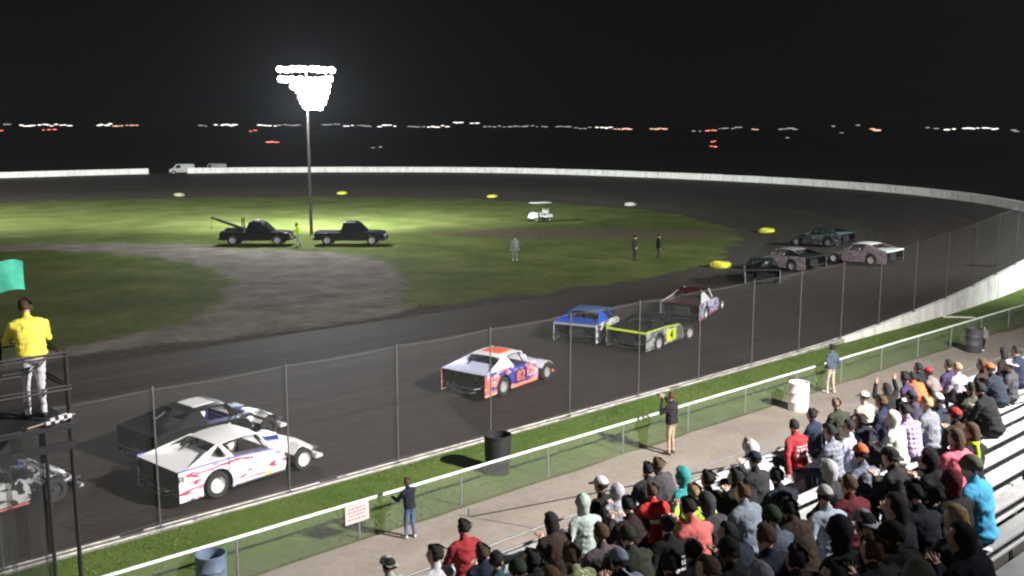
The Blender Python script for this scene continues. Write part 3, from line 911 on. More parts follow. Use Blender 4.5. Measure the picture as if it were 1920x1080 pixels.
race_car((22.83, 26.65, 0), 12, dict(side=livery('orange_car_side', (.055, .06, .30), (.88, .20, .14), (.72, .60, .66), (.92, .48, .36), .50, .60, 1.25, (1, 0, 2)), deck=paint('pale_blue_deck', (.62, .66, .85)), roof=WHITEP, roofmark=ORP, sail=paint('lilac_sail_paint', (.62, .60, .72)), hood=paint('lilac_hood_paint', (.66, .64, .72)), inner=DKBLUE, rim='steel', num='82', nummat=paint('number_orange_paint', (.95, .22, .08), .4), plate=DKBLUE, nose=ORP, fender='full', rail=ORP),
         'orange white and purple race car numbered 82 with an orange roof square')
race_car((31.7, 30.1, 0), 24, dict(side=livery('blue_car_side', (.70, .72, .62), (.06, .08, .10), (.10, .14, .40), None, .55, .60, 2.4), deck=BLUEP, roof=paint('blue_yellow_roof', (.10, .16, .30)), sail=BLUEP, hood=DKBLUE, inner=BLACKP, rim='dark', tail=GREYP, plate=WHITEP, num='13', nummat=paint('dark_number_paint', (.03, .05, .06)), bumper=DARKMETAL),
         'blue race car with white side panels just behind the black and yellow one')
race_car((32.51, 27.54, 0), 10, dict(side=livery('yellow_car_side', (.10, .10, .11), (.34, .35, .36), (.50, .68, .05), None, .52, .61, 2.0), deck=BLACKP, roof=BLACKP, sail=BLACKP, hood=BLACKP, inner=BLACKP, rim='steel', tail=YELP, plate=YELP, num='4', nummat=BLACKP, bumper=DARKMETAL, nose=YELP, trim=YELP, steer=-8),
         'black race car with fluorescent yellow tail strip and yellow door plate 4')
race_car((38.95, 30.0, 0), 20, dict(side=livery('red_car_side', (.66, .64, .74), (.10, .10, .30), (.72, .70, .78), (.62, .06, .05), .52, .62, 2.6, (5, 0, 1)), deck=MAROON, roof=MAROON, sail=paint('white_sail_paint', (.75, .75, .76)), hood=DKBLUE, inner=MAROON, rim='steel', bumper=DARKMETAL),
         'maroon and white race car with red skirt leading the yellow one')
race_car((50.3, 33.3, 0), 36, dict(side=livery('silver_side', (.60, .66, .66), (.52, .58, .60), (.3, .36, .38), None, .55, .66, 2.0), deck=BLACKP, roof=TEALB, sail=BLACKP, hood=BLACKP, inner=BLACKP, rim='dark', tail=DARKMETAL, bumper=DARKMETAL),
         'black race car with silver right side panel entering the turn')
race_car((56.4, 34.4, 0), 80, dict(side=livery('pink_grey_side', (.20, .16, .17), (.30, .25, .26), (.09, .07, .08), (.35, .28, .30), .5, .6, 2.0), deck=TEALB, roof=GREYP, sail=BLACKP, hood=PINKG, inner=BLACKP, rim='steel', bumper=DARKMETAL, tail=BLACKP),
         'dark race car with dull pinkish side sliding in the turn behind another')
race_car((68.7, 39.2, 0), 88, dict(side=livery('teal_side', (.03, .045, .05), (.16, .15, .17), (.02, .02, .02), None, .5, .66, 2.0), deck=paint('teal_grey_deck', (.20, .30, .31)), roof=TEALB, sail=TEALB, hood=BLACKP, inner=BLACKP, rim='steel', bumper=DARKMETAL, tail=TEALB),
         'black and teal race car furthest round the turn')
race_car((61.0, 31.6, 0), 86, dict(side=livery('dusty_pink_side', (.30, .24, .25), (.42, .35, .37), (.12, .09, .10), (.45, .36, .38), .5, .6, 2.0), deck=WHITEP, roof=WHITEP, sail=PINKG, hood=PINKG, inner=BLACKP, rim='white', bumper=DARKMETAL, tail=WHITEP),
         'race car with white roof and deck and dusty pink side in the turn')

# ================================================================== infield vehicles and markers
def pickup(loc, rz, label, body, boom):
    r = empty('pickup_truck', loc, R(rz)); tag(r, label, 'truck', 'trucks parked in the infield')
    # body side profile, x forward, front axle 1.75, rear axle -1.75
    prof = [(-2.75, .45), (-2.75, 1.02), (2.05, 1.08), (2.62, 1.0), (2.75, .82), (2.75, .42)] + arch(1.75, .42, .48, 0, 180, 7) + arch(-1.75, .42, .48, 0, 180, 7)
    m = MB(); m.prism(prof, -.95, .95); b = m.build('body', body, r, bevel=.03)
    cab = []
    for z, xa, xb, w in ((1.04, -.75, 1.30, .92), (1.45, -.62, .95, .82), (1.78, -.50, .55, .72), (1.84, -.38, .40, .64)):
        cab.append([(xa, -w, z), (xb, -w, z), (xb, w, z), (xa, w, z)])
    m = MB(); m.loft(cab); m.build('cab', body, r, bevel=.03)
    gl = plain('truck_glass', (.02, .022, .025), .08)
    for sg in (-1, 1):
        m = MB(); m.sheet([(-.55, sg*.895, 1.12), (1.08, sg*.895, 1.12), (.62, sg*.765, 1.68), (-.46, sg*.765, 1.68)], .012*(-sg)); m.build('side_window', gl, r)
    m = MB(); m.sheet([(1.26, -.8, 1.12), (1.26, .8, 1.12), (.66, .68, 1.72), (.66, -.68, 1.72)], .02); m.build('windscreen', gl, r)
    m = MB(); m.box(-2.72, -.85, -.80, .80, .96, 1.10); m.build('load_bed', plain('bed_liner', (.015, .015, .016), .9), r)
    for sg in (-1, 1):
        m = MB(); m.box(2.70, 2.78, sg*.60-.16, sg*.60+.16, .72, .90); m.build('headlight', plain('headlight_glass', (.55, .55, .55), .2), r)
        m = MB(); m.box(-2.77, -2.72, sg*.80-.08, sg*.80+.08, .68, .95); m.build('tail_light', plain('tail_light_red', (.25, .02, .02), .3), r)
        m = MB(); m.box(-1.2, 1.2, sg*.98-.05, sg*.98+.05, .40, .45); m.build('running_board', STEELBAR, r)
    m = MB(); m.box(2.72, 2.86, -.92, .92, .42, .62); m.build('front_bumper', STEELBAR, r, bevel=.02)
    m = MB(); m.box(-2.88, -2.74, -.92, .92, .45, .62); m.build('rear_bumper', STEELBAR, r, bevel=.02)
    for x in (-1.75, 1.75):
        for y in (-.82, .82):
            w = link(bpy.data.objects.new('wheel', WR), r); w.location = (x, y, .42); w.scale = (1.2, .9, 1.2)
            if y > 0: w.rotation_euler = (0, 0, math.pi)
            link(bpy.data.objects.new('rim', _rims['steel'][0]), w)
    if boom:
        m = MB(); m.box(-2.4, -1.0, -.5, .5, 1.02, 1.3); m.tube([(-1.0, -.35, 1.2), (-3.6, -.05, 2.15)], .07, 6); m.tube([(-1.0, .35, 1.2), (-3.6, .05, 2.15)], .07, 6)
        m.tube([(-1.1, -.35, 1.2), (-1.1, -.3, 2.1), (-1.1, .3, 2.1), (-1.1, .35, 1.2)], .05, 6)
        m.tube([(-3.6, 0, 2.15), (-3.6, 0, 1.2)], .015, 5)
        m.build('tow_boom', DARKMETAL, r)
        m = MB(); m.box(-.3, .2, -.55, .55, 1.87, 1.97); m.build('light_bar', plain('beacon_plastic', (.3, .28, .25), .4), r, bevel=.02)
    return r
TRUCKBLACK = plain('truck_black_paint', (.008, .008, .010), .35)
pickup((38.4, 72.1, .05), -42, 'black tow truck with its boom raised, on the infield lane', TRUCKBLACK, True)
pickup((43.9, 67.1, .05), -42, 'black pickup truck with bare load bed, in front of the infield light pole', plain('truck_navy_paint', (.008, .010, .016), .35), False)

# golf cart
g = empty('golf_cart', (68.6, 71.2, .03), R(170)); tag(g, 'white golf cart with a flat white canopy on the infield grass', 'golf cart')
GCW = plain('golf_cart_white', (.72, .72, .70), .4)
m = MB(); m.loft([[(.55, -.55, .35), (.55, .55, .35), (.60, .50, .95), (.60, -.50, .95)], [(1.15, -.5, .35), (1.15, .5, .35), (1.0, .42, .80), (1.0, -.42, .80)]]); m.build('front_cowl', GCW, g, bevel=.04)
m = MB(); m.box(-1.1, .6, -.55, .55, .28, .40); m.build('floor', DARKMETAL, g, bevel=.02)
m = MB(); m.box(-1.15, -.35, -.56, .56, .40, .72); m.build('rear_body', GCW, g, bevel=.05)
m = MB(); m.box(-.65, -.05, -.52, .52, .72, .84); m.box(-.72, -.60, -.52, .52, .84, 1.25); m.build('seat', plain('seat_vinyl', (.45, .43, .40), .6), g, bevel=.03)
m = MB()
for x0, x1 in ((.85, .65), (-.85, -.75)):
    for sg in (-1, 1): m.tube([(x0, sg*.5, .75), (x1, sg*.52, 1.82)], .02, 6)
m.build('canopy_posts', DARKMETAL, g)
m = MB(); m.loft([[(x*.9, y*.9, 1.80) for x, y in ((-1, -.6), (.9, -.6), (.9, .6), (-1, .6))], [(-1.05, -.64, 1.83), (.98, -.64, 1.83), (.98, .64, 1.83), (-1.05, .64, 1.83)], [(-.9, -.5, 1.90), (.8, -.5, 1.90), (.8, .5, 1.90), (-.9, .5, 1.90)]]); m.build('canopy', GCW, g, bevel=.02)
m = MB(); m.tube([(.62, -.25, .9), (.42, -.25, 1.05)], .02, 6); m.lathe([(.15, -.015), (.17, 0), (.15, .015), (.13, 0)], 14, Matrix.Translation((.40, -.25, 1.07)) @ Matrix.Rotation(R(50), 4, 'Y'), close=True); m.build('steering_wheel', DARKMETAL, g)
for x in (-.8, .8):
    for y in (-.48, .48):
        w = link(bpy.data.objects.new('wheel', WF), g); w.location = (x, y, .22); w.scale = (.68, .65, .68); link(bpy.data.objects.new('rim', _rims['steel'][1]), w)

# half-buried painted tyres that mark the inside of the turn
def marker(loc, c, label, grp):
    m = MB()
    prof = [(.34, -.06), (.40, -.12), (.56, -.12), (.66, -.02), (.68, .12), (.66, .24), (.56, .32), (.42, .32), (.34, .25)]
    m.lathe(prof, 22, close=True)
    for k in range(18):
        a = 2*math.pi*k/18; M = Matrix.Rotation(a, 4, 'Z')
        m.add([M @ Vector(v) for v in ((.66, -.04, -.02), (.66, .04, -.02), (.66, .07, .24), (.66, -.01, .24), (.70, -.04, -.02), (.70, .04, -.02), (.70, .07, .24), (.70, -.01, .24))],
              [(0, 3, 2, 1), (4, 5, 6, 7), (0, 1, 5, 4), (1, 2, 6, 5), (2, 3, 7, 6), (3, 0, 4, 7)])
    o = m.build('marker_tyre', c, None, smooth=True); o.location = loc
    o.rotation_euler = (R(random.uniform(-4, 4)), R(random.uniform(-4, 4)), random.random()*6)
    tag(o, label, 'tyre', grp)
YT = paint('yellow_tyre_paint', (.72, .74, .05), .55)
yl = ['yellow painted tyre at the inside edge of the far bend, beyond the light pole', 'yellow painted tyre half way round the inside of the bend', 'yellow painted tyre where the turn tightens, beside the sliding cars', 'yellow painted tyre at the turn entry, next to the silver sided car']
marker((76.0, 118.2, .08), YT, yl[0], 'painted marker tyres'); marker((87.1, 99.4, .08), YT, yl[1], 'painted marker tyres')
marker((76.2, 50.2, .06), YT, yl[2], 'painted marker tyres'); marker((55.0, 39.7, .06), YT, yl[3], 'painted marker tyres')
marker((58.0, 130.2, .08), paint('faded_tyre_paint', (.45, .45, .22), .6), 'faded pale yellow tyre beyond the tow truck', 'painted marker tyres')
marker((90.2, 78.2, .06), paint('white_tyre_paint', (.58, .55, .45), .6), 'dirty white painted tyre at the apex of the infield', 'painted marker tyres')

# bins and barrels
def barrel(loc, r_, h_, mat, label, open_top=True, inner_mat=None, ribs=True):
    o = empty('barrel', loc); tag(o, label, 'barrel')
    prof = [(r_*.96, 0), (r_, .02), (r_, h_*.32), (r_*1.03, h_*.335), (r_, h_*.35), (r_, h_*.65), (r_*1.03, h_*.665), (r_, h_*.68), (r_, h_-.03), (r_*1.03, h_-.015), (r_*1.02, h_), (r_*.95, h_), (r_*.93, h_-.03), (r_*.93, h_*.45)] if ribs else \
           [(r_*.86, 0), (r_*.9, .03), (r_*.97, h_*.5), (r_, h_-.06), (r_*1.06, h_-.05), (r_*1.06, h_), (r_*.97, h_), (r_*.93, h_*.4)]
    m = MB(); m.lathe(prof, 28); m.build('shell', mat, o, smooth=True)
    m = MB(); m.lathe([(r_*.95, .02), (.001, .02)], 28); m.build('base', mat, o)
    m = MB(); m.lathe([(.92*r_, h_*.5), (r_*.5, h_*.56), (.001, h_*.52)], 20); m.build('rubbish_bag', inner_mat or plain('rubbish_bag', (.03, .03, .032), .5, 0, .4, 12), o, smooth=True)
    return o
barrel((28.6, 17.35, .05), .33, .95, plain('white_barrel_plastic', (.82, .78, .76), .5, 0, .06), 'white plastic barrel standing open on the walkway', True, plain('white_bag', (.6, .58, .57), .6))
barrel((17.2, 19.45, .02), .36, 1.12, plain('black_bin_plastic', (.016, .016, .017), .6), 'tall black rubbish bin standing on the grass behind the fence', ribs=False)
barrel((41.6, 17.2, .05), .34, 1.0, plain('charcoal_barrel', (.05, .05, .055), .6, 0, .3), 'charcoal barrel with pale rim beside a child on the walkway', True, plain('grey_bag', (.25, .25, .26), .5))
b = barrel((8.25, 17.95, .05), .30, .88, plain('blue_grey_barrel', (.10, .14, .20), .5, 0, .2), 'blue grey barrel with a pale bag at the low end of the fence', True, plain('pale_bag', (.36, .42, .50), .45, 0, .2))

# start light on the wall
s_ = s_of_x(63.6); p_, o_, d_ = out_at(s_)
sl = empty('signal_light', p_ + o_*.16 + Vector((0, 0, wall_h(s_, p_))), R(-128)); tag(sl, 'small track signal with its green lamp lit on top of the white wall', 'signal')
m = MB(); m.tube([(0, 0, -.05), (0, 0, .35)], .03, 6); m.build('post', DARKMETAL, sl)
m = MB(); m.box(-.16, .16, -.12, .10, .25, 1.15); m.build('housing', plain('signal_housing', (.03, .03, .03), .5), sl, bevel=.02)
MX = Matrix.Translation((0, -.125, 0)) @ Matrix.Rotation(R(90), 4, 'X')
for zc, mt in ((.92, plain('amber_lens', (.45, .18, .06), .3)), (.48, emit('green_lens_lit', (.25, 1.0, .70), 9))):
    m = MB(); m.lathe([(.13, 0), (.10, .03), (.001, .045)], 14, Matrix.Translation((0, -.122, zc)) @ Matrix.Rotation(R(90), 4, 'X')); m.build('lens', mt, sl, smooth=True)
    m = MB(); m.lathe([(.15, 0), (.15, .12), (.14, .12), (.14, 0)], 14, Matrix.Translation((0, -.122, zc)) @ Matrix.Rotation(R(90), 4, 'X')); m.build('hood', plain('signal_housing', (.03,)*3), sl, smooth=True)
# loose board on the grass by the wall
m = MB(); m.box(-.75, .75, -.12, .12, 0, .05); o = m.build('loose_board', plain('board_white', (.65, .66, .6), .6), None, bevel=.01)
o.location = (48.6, 20.9, .07); o.rotation_euler = (0, 0, R(-50)); tag(o, 'loose white board lying on the grass at the foot of the white wall', 'board')

# white vans parked outside the back wall
def van(loc, rz, label):
    r = empty('parked_van', loc, R(rz)); tag(r, label, 'van', 'vans parked outside the far wall')
    W_ = plain('van_white', (.72, .72, .70), .4)
    prof = [(-2.5, .4), (-2.5, 1.95), (-2.3, 2.1), (1.0, 2.1), (1.75, 1.25), (2.45, 1.05), (2.5, .4)] + arch(1.6, .38, .42, 0, 180, 6) + arch(-1.6, .38, .42, 0, 180, 6)
    m = MB(); m.prism(prof, -.95, .95); m.build('body', W_, r, bevel=.05)
    gl = plain('truck_glass', (.02, .022, .025), .08)
    m = MB(); m.sheet([(1.06, -.85, 2.03), (1.06, .85, 2.03), (1.72, .85, 1.30), (1.72, -.85, 1.30)], .02); m.build('windscreen', gl, r)
    for sg in (-1, 1):
        m = MB(); m.sheet([(.2, sg*.953, 1.25), (1.35, sg*.953, 1.25), (.85, sg*.953, 1.9), (.2, sg*.953, 1.9)], .008); m.build('side_window', gl, r)
    for x in (-1.6, 1.6):
        for y in (-.8, .8):
            w = link(bpy.data.objects.new('wheel', WR), r); w.location = (x, y, .36); link(bpy.data.objects.new('rim', _rims['steel'][0]), w)
van((90.2, 200.4, -.45), 150, 'white van parked behind the far wall, the one by the opening')
van((96.5, 198.2, -.45), 100, 'white van parked end on behind the far wall')

# lamps of the town far out on the plain
def far_lamp(bearing, dist, h, size, mat, wide, label):
    x, y = dist*math.cos(bearing), dist*math.sin(bearing)
    r = empty('distant_lamp', (x, y, -.45), bearing); tag(r, label, 'lamp', 'lamps of the distant town')
    m = MB(); m.tube([(0, 0, 0), (0, 0, h)], .12, 5); m.build('mast', DARKMETAL, r)
    m = MB(); m.lathe([(.001, -size*.6), (size*.8, -size*.3), (size, 0), (size*.7, size*.35), (.001, size*.5)], 8, Matrix.Translation((0, 0, h)) @ Matrix.Diagonal((1, wide, 1, 1))); m.build('lamp_head', mat, r, smooth=True)
EW = emit('far_lamp_white', (1.0, .93, .86), 2.6); EWD = emit('far_lamp_dim', (.95, .95, .95), .55); ER = emit('far_lamp_red', (1.0, .22, .18), 2.4); EO = emit('far_lamp_orange', (1.0, .55, .35), 1.8)
LL = dict(w='white lamp among the lights of the distant town', d='dim grey lamp among the lights of the distant town', r='red lamp on the dark plain beyond the track', o='orange lamp among the lights of the distant town')
FM = dict(w=EW, d=EWD, r=ER, o=EO)
rl = random.Random(8)
# first and last bearing from the stand (degrees), kind, number, elevation (degrees)
clusters = [(74.29,73.98,'d',2,0.06),(73.54,72.81,'w',4,0.06),(72.71,71.11,'w',8,0.06),(74.41,74.27,'r',1,-0.18),(72.51,71.81,'r',3,-0.15),(69.93,69.16,'w',4,0.09),(69.05,67.79,'o',5,0.06),(64.87,64.27,'d',2,0.06),(63.99,62.77,'w',5,0.06),(62.20,61.69,'r',2,-0.24),(61.69,60.67,'w',4,0.06),(60.67,59.38,'d',5,0.06),(58.25,57.20,'d',4,0.09),(57.14,56.50,'w',3,0.03),(56.44,55.43,'d',4,0.03),(55.20,54.10,'w',4,0.03),(53.48,52.46,'d',4,0.00),(52.46,51.21,'w',5,0.00),(50.97,50.49,'w',3,0.21),(50.01,49.52,'w',2,0.15),(49.31,47.66,'d',6,0.00),(47.60,45.61,'d',8,0.00),(45.25,44.35,'d',4,-0.03),(44.17,43.16,'d',4,-0.09),(42.98,41.96,'w',4,-0.09),(41.96,40.95,'o',5,-0.15),(39.89,39.00,'o',6,-0.15),(37.65,37.01,'d',2,-0.27),(36.90,36.26,'r',4,-0.21),(36.20,34.88,'d',6,-0.09),(34.42,33.97,'o',2,-0.18),(33.00,31.94,'d',4,-0.12),(32.61,32.33,'d',1,-0.63),(30.17,30.01,'d',1,0.00),(29.79,29.63,'d',1,-0.36),(28.98,28.76,'d',1,0.03),(28.22,27.69,'o',4,-0.18),(25.51,24.87,'d',2,-0.09),(24.57,24.06,'w',2,-0.15),(23.71,22.96,'w',5,-0.12),(22.76,22.07,'w',4,-0.12),(21.39,21.15,'d',2,-0.21),(61.24,60.67,'r',3,-0.84),(36.61,36.26,'r',2,-0.84),(36.58,36.23,'r',2,-1.11),(55.73,54.84,'d',2,-1.14)]
for (a, b_, kd, n, el) in clusters:
    for k in range(n):
        br = a + (b_-a)*(k+.5)/n + rl.uniform(-.05, .05); e_ = el + rl.uniform(-.045, .045)
        dist = rl.uniform(900, 1150) if el > -.6 else rl.uniform(420, 480)
        h = CAM_H + .45 + math.tan(R(e_))*dist
        far_lamp(R(br), dist, h, rl.uniform(.55, 1.0)*dist/1000, FM[kd], rl.uniform(1.8, 4.2), LL[kd])

# ================================================================== people
def V(*a): return Vector(a)
def body_prims(P):
    """joints and limbs of one figure facing +x; returns solids, head matrix and hands"""
    hip = V(0, 0, .13 if P['sit'] else .94)
    lean = R(P.get('lean', 8)); tw = R(P.get('twist', 0))
    u = V(math.sin(lean), 0, math.cos(lean)); fw = V(math.cos(lean), 0, -math.sin(lean))
    fat = P.get('fat', 1.0)
    T = lambda a, s, b=0: hip + fw*a + V(0, s, 0) + u*b
    RT = Matrix.Rotation(lean, 3, 'Y')
    pr = []
    def ell(c, r, mat, rot=None): pr.append(('e', c, r, mat, rot))
    def cap(a, b, ra, rb, mat): pr.append(('c', a, b, ra, rb, mat))
    ell(hip + V(-.01, 0, 0), (.145*fat, .18*fat, .125), 2)
    ell(T(-.005, 0, .12), (.150*fat, .195*fat, .19), 1, RT)
    ell(T(-.012, 0, .29), (.150*fat, .208*fat, .22), 1, RT)
    ell(T(-.03, 0, .40), (.128*fat, .205*fat, .155), 1, RT)
    cap(T(-.015, -.15, .455), T(-.015, .15, .455), .085*fat, .085*fat, 1)
    ell(T(-.01, 0, .02), (.165*fat, .205*fat, .11), 1)
    cap(T(-.02, 0, .48), T(-.01, 0, .55), .086, .074, 1)
    cap(T(0, 0, .50), T(.02, 0, .60), .060, .052, 0)
    hl = lean*.35 + R(P.get('nod', 0)); hy = R(P.get('hy', 0))
    hc = T(.025, 0, .585) + V(math.sin(hl)*.115, 0, math.cos(hl)*.115)
    HM = Matrix.Translation(hc) @ Matrix.Rotation(hy, 4, 'Z') @ Matrix.Rotation(hl, 4, 'Y')
    h3 = HM.to_3x3()
    ell(HM @ V(-.008, 0, .02), (.098, .078, .105), 0, h3); ell(HM @ V(.018, 0, -.05), (.074, .060, .072), 0, h3)
    ell(HM @ V(.100, 0, -.015), (.018, .013, .024), 0, h3)
    for sg in (-1, 1):
        ell(HM @ V(-.005, sg*.080, -.005), (.022, .012, .032), 0, h3)
        ell(HM @ V(.083, sg*.032, .012), (.012, .014, .008), 4, h3)
    ell(HM @ V(.086, 0, -.068), (.010, .024, .007), 5, h3)
    hands = []
    for sg in (-1, 1):
        sh = T(-.015, sg*.20*(.85+.15*fat), .44)
        pose = P.get('armL' if sg > 0 else 'armR', P['arm'])
        if pose == 'knees': el, wr, hd = sh + V(.10, sg*.07, -.25), V(.36, sg*.12, .24), V(.9, 0, -.45)
        elif pose == 'fold': el, wr, hd = sh + V(.06, sg*.07, -.26), sh + V(.30, -sg*.10, -.24), V(.5, -sg*.85, .0)
        elif pose == 'elbows': el, wr, hd = V(.40, sg*.13, .25), V(.50, sg*.02, .44), V(.5, -sg*.5, .6)
        elif pose == 'plank': el, wr, hd = sh + V(-.10, sg*.12, -.24), V(-.10, sg*.34, .07), V(.3, sg*.2, -.9)
        elif pose == 'phone': el, wr, hd = sh + V(.14, sg*.06, -.22), sh + V(.36, -sg*.10, -.03), V(.4, -sg*.4, .7)
        elif pose == 'up': el, wr, hd = sh + V(.06, sg*.20, .16), sh + V(.10, sg*.12, .42), V(0, 0, 1)
        elif pose == 'point': el, wr, hd = sh + V(.12, sg*.26, -.02), sh + V(.20, sg*.52, .05), V(.25, sg*1, .1)
        elif pose == 'side': el, wr, hd = sh + V(-.02, sg*.06, -.28), sh + V(.04, sg*.08, -.53), V(.1, 0, -1)
        elif pose == 'pocket': el, wr, hd = sh + V(-.08, sg*.10, -.27), sh + V(.08, sg*.0, -.46), V(.5, -sg*.3, -.7)
        elif pose == 'rail': el, wr, hd = sh + V(.14, sg*.08, -.24), sh + V(.40, sg*.04, -.20), V(1, 0, -.2)
        elif pose == 'camera': el, wr, hd = sh + V(.16, sg*.12, -.16), hc + V(.22, sg*.075, -.06), V(.2, -sg*.4, .8)
        elif pose == 'flag': el, wr, hd = sh + V(.22, sg*.10, -.08), sh + V(.38, sg*.10, .14), V(.4, 0, .8)
        cap(sh, el, .074*fat, .060, 1); cap(el, wr - (wr-el).normalized()*.02, .060, .044, 1 if not P.get('bare') else 0)
        hdn = hd.normalized()
        ell(wr + hdn*.05, (.045, .036, .045), 0)
        hands.append((wr + hdn*.06, hdn, sg))
        if P['sit']:
            s_w = P.get('knee', .12)
            hj = hip + V(.03, sg*.085, -.03); kn = V(.46, sg*s_w, .12); an = V(.33+P.get('foot', .0), sg*(s_w+.01), -.345); to = an + V(.17, sg*.02, -.045)
        else:
            st = P.get('stride', .0)*sg
            hj = hip + V(0, sg*.085, -.03); kn = V(.03+st*.5, sg*.10, .50); an = V(-.01+st, sg*.11, .085); to = an + V(.18, sg*.03, -.045)
        cap(hj, kn, .092*fat, .062, 2); cap(kn, an, .062, .043, 2)
        cap(an + V(-.03, 0, -.04), to, .042, .036, 3)
    return pr, HM, hands

def figure_mesh(P, voxel=.021):
    pr, HM, hands = body_prims(P)
    bm = bmesh.new()
    for q in pr:
        if q[0] == 'e':
            _, c, r, mat, rot = q
            M = Matrix.Translation(c) @ (rot.to_4x4() if rot else Matrix()) @ Matrix.Diagonal((*r, 1))
            bmesh.ops.create_icosphere(bm, subdivisions=2, radius=1, matrix=M)
        else:
            _, a, b, ra, rb, mat = q
            d = b - a; L_ = max(d.length, 1e-4)
            M = Matrix.Translation((a+b)/2) @ d.to_track_quat('Z', 'Y').to_matrix().to_4x4()
            bmesh.ops.create_cone(bm, cap_ends=True, segments=12, radius1=ra, radius2=rb, depth=L_, matrix=M)
            for p, r in ((a, ra), (b, rb)): bmesh.ops.create_icosphere(bm, subdivisions=2, radius=r, matrix=Matrix.Translation(p))
    me = bpy.data.meshes.new('figure_tmp'); bm.to_mesh(me); bm.free()
    o = bpy.data.objects.new('figure_tmp', me); col.objects.link(o)
    md = o.modifiers.new('r', 'REMESH'); md.mode = 'VOXEL'; md.voxel_size = voxel
    sm = o.modifiers.new('s', 'SMOOTH'); sm.factor = .5; sm.iterations = 2
    bpy.context.view_layer.update()
    out = bpy.data.meshes.new_from_object(o.evaluated_get(bpy.context.evaluated_depsgraph_get()))
    bpy.data.objects.remove(o)
    # every face takes the material of the limb it lies on
    n = len(out.polygons); cen = np.empty(n*3); out.polygons.foreach_get('center', cen); cen = cen.reshape(-1, 3)
    best = np.full(n, 1e9); mi = np.zeros(n, int)
    for q in pr:
        if q[0] == 'e':
            _, c, r, mat, rot = q
            l = cen - np.array(c)
            if rot: l = l @ np.array(rot)
            d = (np.sqrt(((l/np.array(r))**2).sum(1)) - 1)*min(r)
        else:
            _, a, b, ra, rb, mat = q
            a_, b_ = np.array(a), np.array(b); ab = b_-a_; t_ = np.clip(((cen-a_)@ab)/(ab@ab+1e-9), 0, 1)
            d = np.linalg.norm(cen - a_ - t_[:, None]*ab, axis=1) - (ra + (rb-ra)*t_)
        if mat in (4, 5): d = d - .006
        w = d < best; best[w] = d[w]; mi[w] = mat
    # folds and slack in the clothes
    lv = np.empty(len(out.loops), int); out.loops.foreach_get('vertex_index', lv)
    lt_ = np.empty(n, int); out.polygons.foreach_get('loop_total', lt_)
    vm = np.zeros(len(out.vertices), bool); vm[lv[np.isin(np.repeat(mi, lt_), (1, 2))]] = True
    sk_ = np.zeros(len(out.vertices), bool); sk_[lv[~np.isin(np.repeat(mi, lt_), (1, 2))]] = True
    vm &= ~sk_
    co = np.empty(len(out.vertices)*3); out.vertices.foreach_get('co', co); co = co.reshape(-1, 3)
    nr = np.empty(len(out.vertices)*3); out.vertices.foreach_get('normal', nr); nr = nr.reshape(-1, 3)
    for vi in np.nonzero(vm)[0]:
        x_, y_, z_ = co[vi].tolist()
        k_ = noise.noise((x_*13, y_*8, z_*17)) + .6*noise.noise((x_*27+5, y_*19, z_*31)) - .5*abs(noise.noise((x_*9, y_*15, z_*11+y_*9)))
        co[vi] += nr[vi]*(.014*k_)
    out.vertices.foreach_set('co', co.ravel())
    # fingers
    fb = bmesh.new(); fb.from_mesh(out); nf0 = len(fb.faces)
    for (p, hd, sg) in hands:
        s = hd.cross(V(0, 0, 1)); s = s.normalized() if s.length > .1 else V(0, 1, 0)
        nrm = hd.cross(s).normalized()
        if nrm.z > 0: nrm = -nrm
        def fing(base, d0, L_, r):
            pts = [base, base + d0*L_*.5, base + d0*L_*.82 + nrm*L_*.32]
            mb = MB(); mb.tube(pts, r, 5, r*.7)
            vs_ = [fb.verts.new(v) for v in mb.v]
            for f in mb.f:
                fb.faces.new([vs_[i] for i in f])
        for k, L_ in enumerate((.068, .078, .072, .056)):
            fing(p + s*(.026*(k-1.5)) + hd*.012, (hd + s*.10*(k-1.5)).normalized(), L_, .0095)
        fing(p - s*.040 - hd*.02, (hd*.65 - s*.75).normalized(), .055, .0105)
    fb.to_mesh(out); fb.free()
    allmi = np.zeros(len(out.polygons), int); allmi[:n] = mi
    out.polygons.foreach_set('material_index', allmi)
    out.polygons.foreach_set('use_smooth', [True]*len(out.polygons))
    out.name = 'person'
    for _ in range(6): out.materials.append(None)
    return out, HM

# headwear and hair, in the head's own frame
def shell(k, keep, wob=.0, low=None):
    bm = bmesh.new(); bmesh.ops.create_uvsphere(bm, u_segments=18, v_segments=14, radius=1)
    rm = []
    for v in bm.verts:
        x, y, z = v.co
        p = V(x*.104*k - .010, y*.086*k, z*.112*k + .018)
        if low and z < -.05 and x < .35:
            f = min(1, (-.05 - z)/.95); p.z = .01 - f*low; p.x = -.05 + (x*.09)*(1-.3*f) - .01*f; p.y = y/max(.35, math.sqrt(1-z*z))*.092*(1-.15*f)
        p += V(1, 1, 1)*wob*noise.noise(p*38)
        v.co = p
        if not keep(x, y, z): rm.append(v)
    bmesh.ops.delete(bm, geom=rm, context='VERTS')
    bmesh.ops.solidify(bm, geom=bm.faces[:], thickness=-.006)
    return bm
def finish(bm, name):
    bmesh.ops.recalc_face_normals(bm, faces=bm.faces)
    me = bpy.data.meshes.new(name); bm.to_mesh(me); bm.free(); me.materials.append(None)
    me.polygons.foreach_set('use_smooth', [True]*len(me.polygons)); return me
HEAD = {}
HEAD['short'] = ('hair', finish(shell(1.045, lambda x, y, z: z > .50 + .25*noise.noise((x*3, y*4, 1)) or (x < .10 + .3*noise.noise((z*4, y*4, 3)) and z > -.62 + .35*noise.noise((y*6, x*5, 2))), .030), 'hair'))
HEAD['crop'] = ('hair', finish(shell(1.02, lambda x, y, z: z > .55 or (x < .0 and z > -.45 + .4*noise.noise((y*6, x*5, 8))), .018), 'hair'))
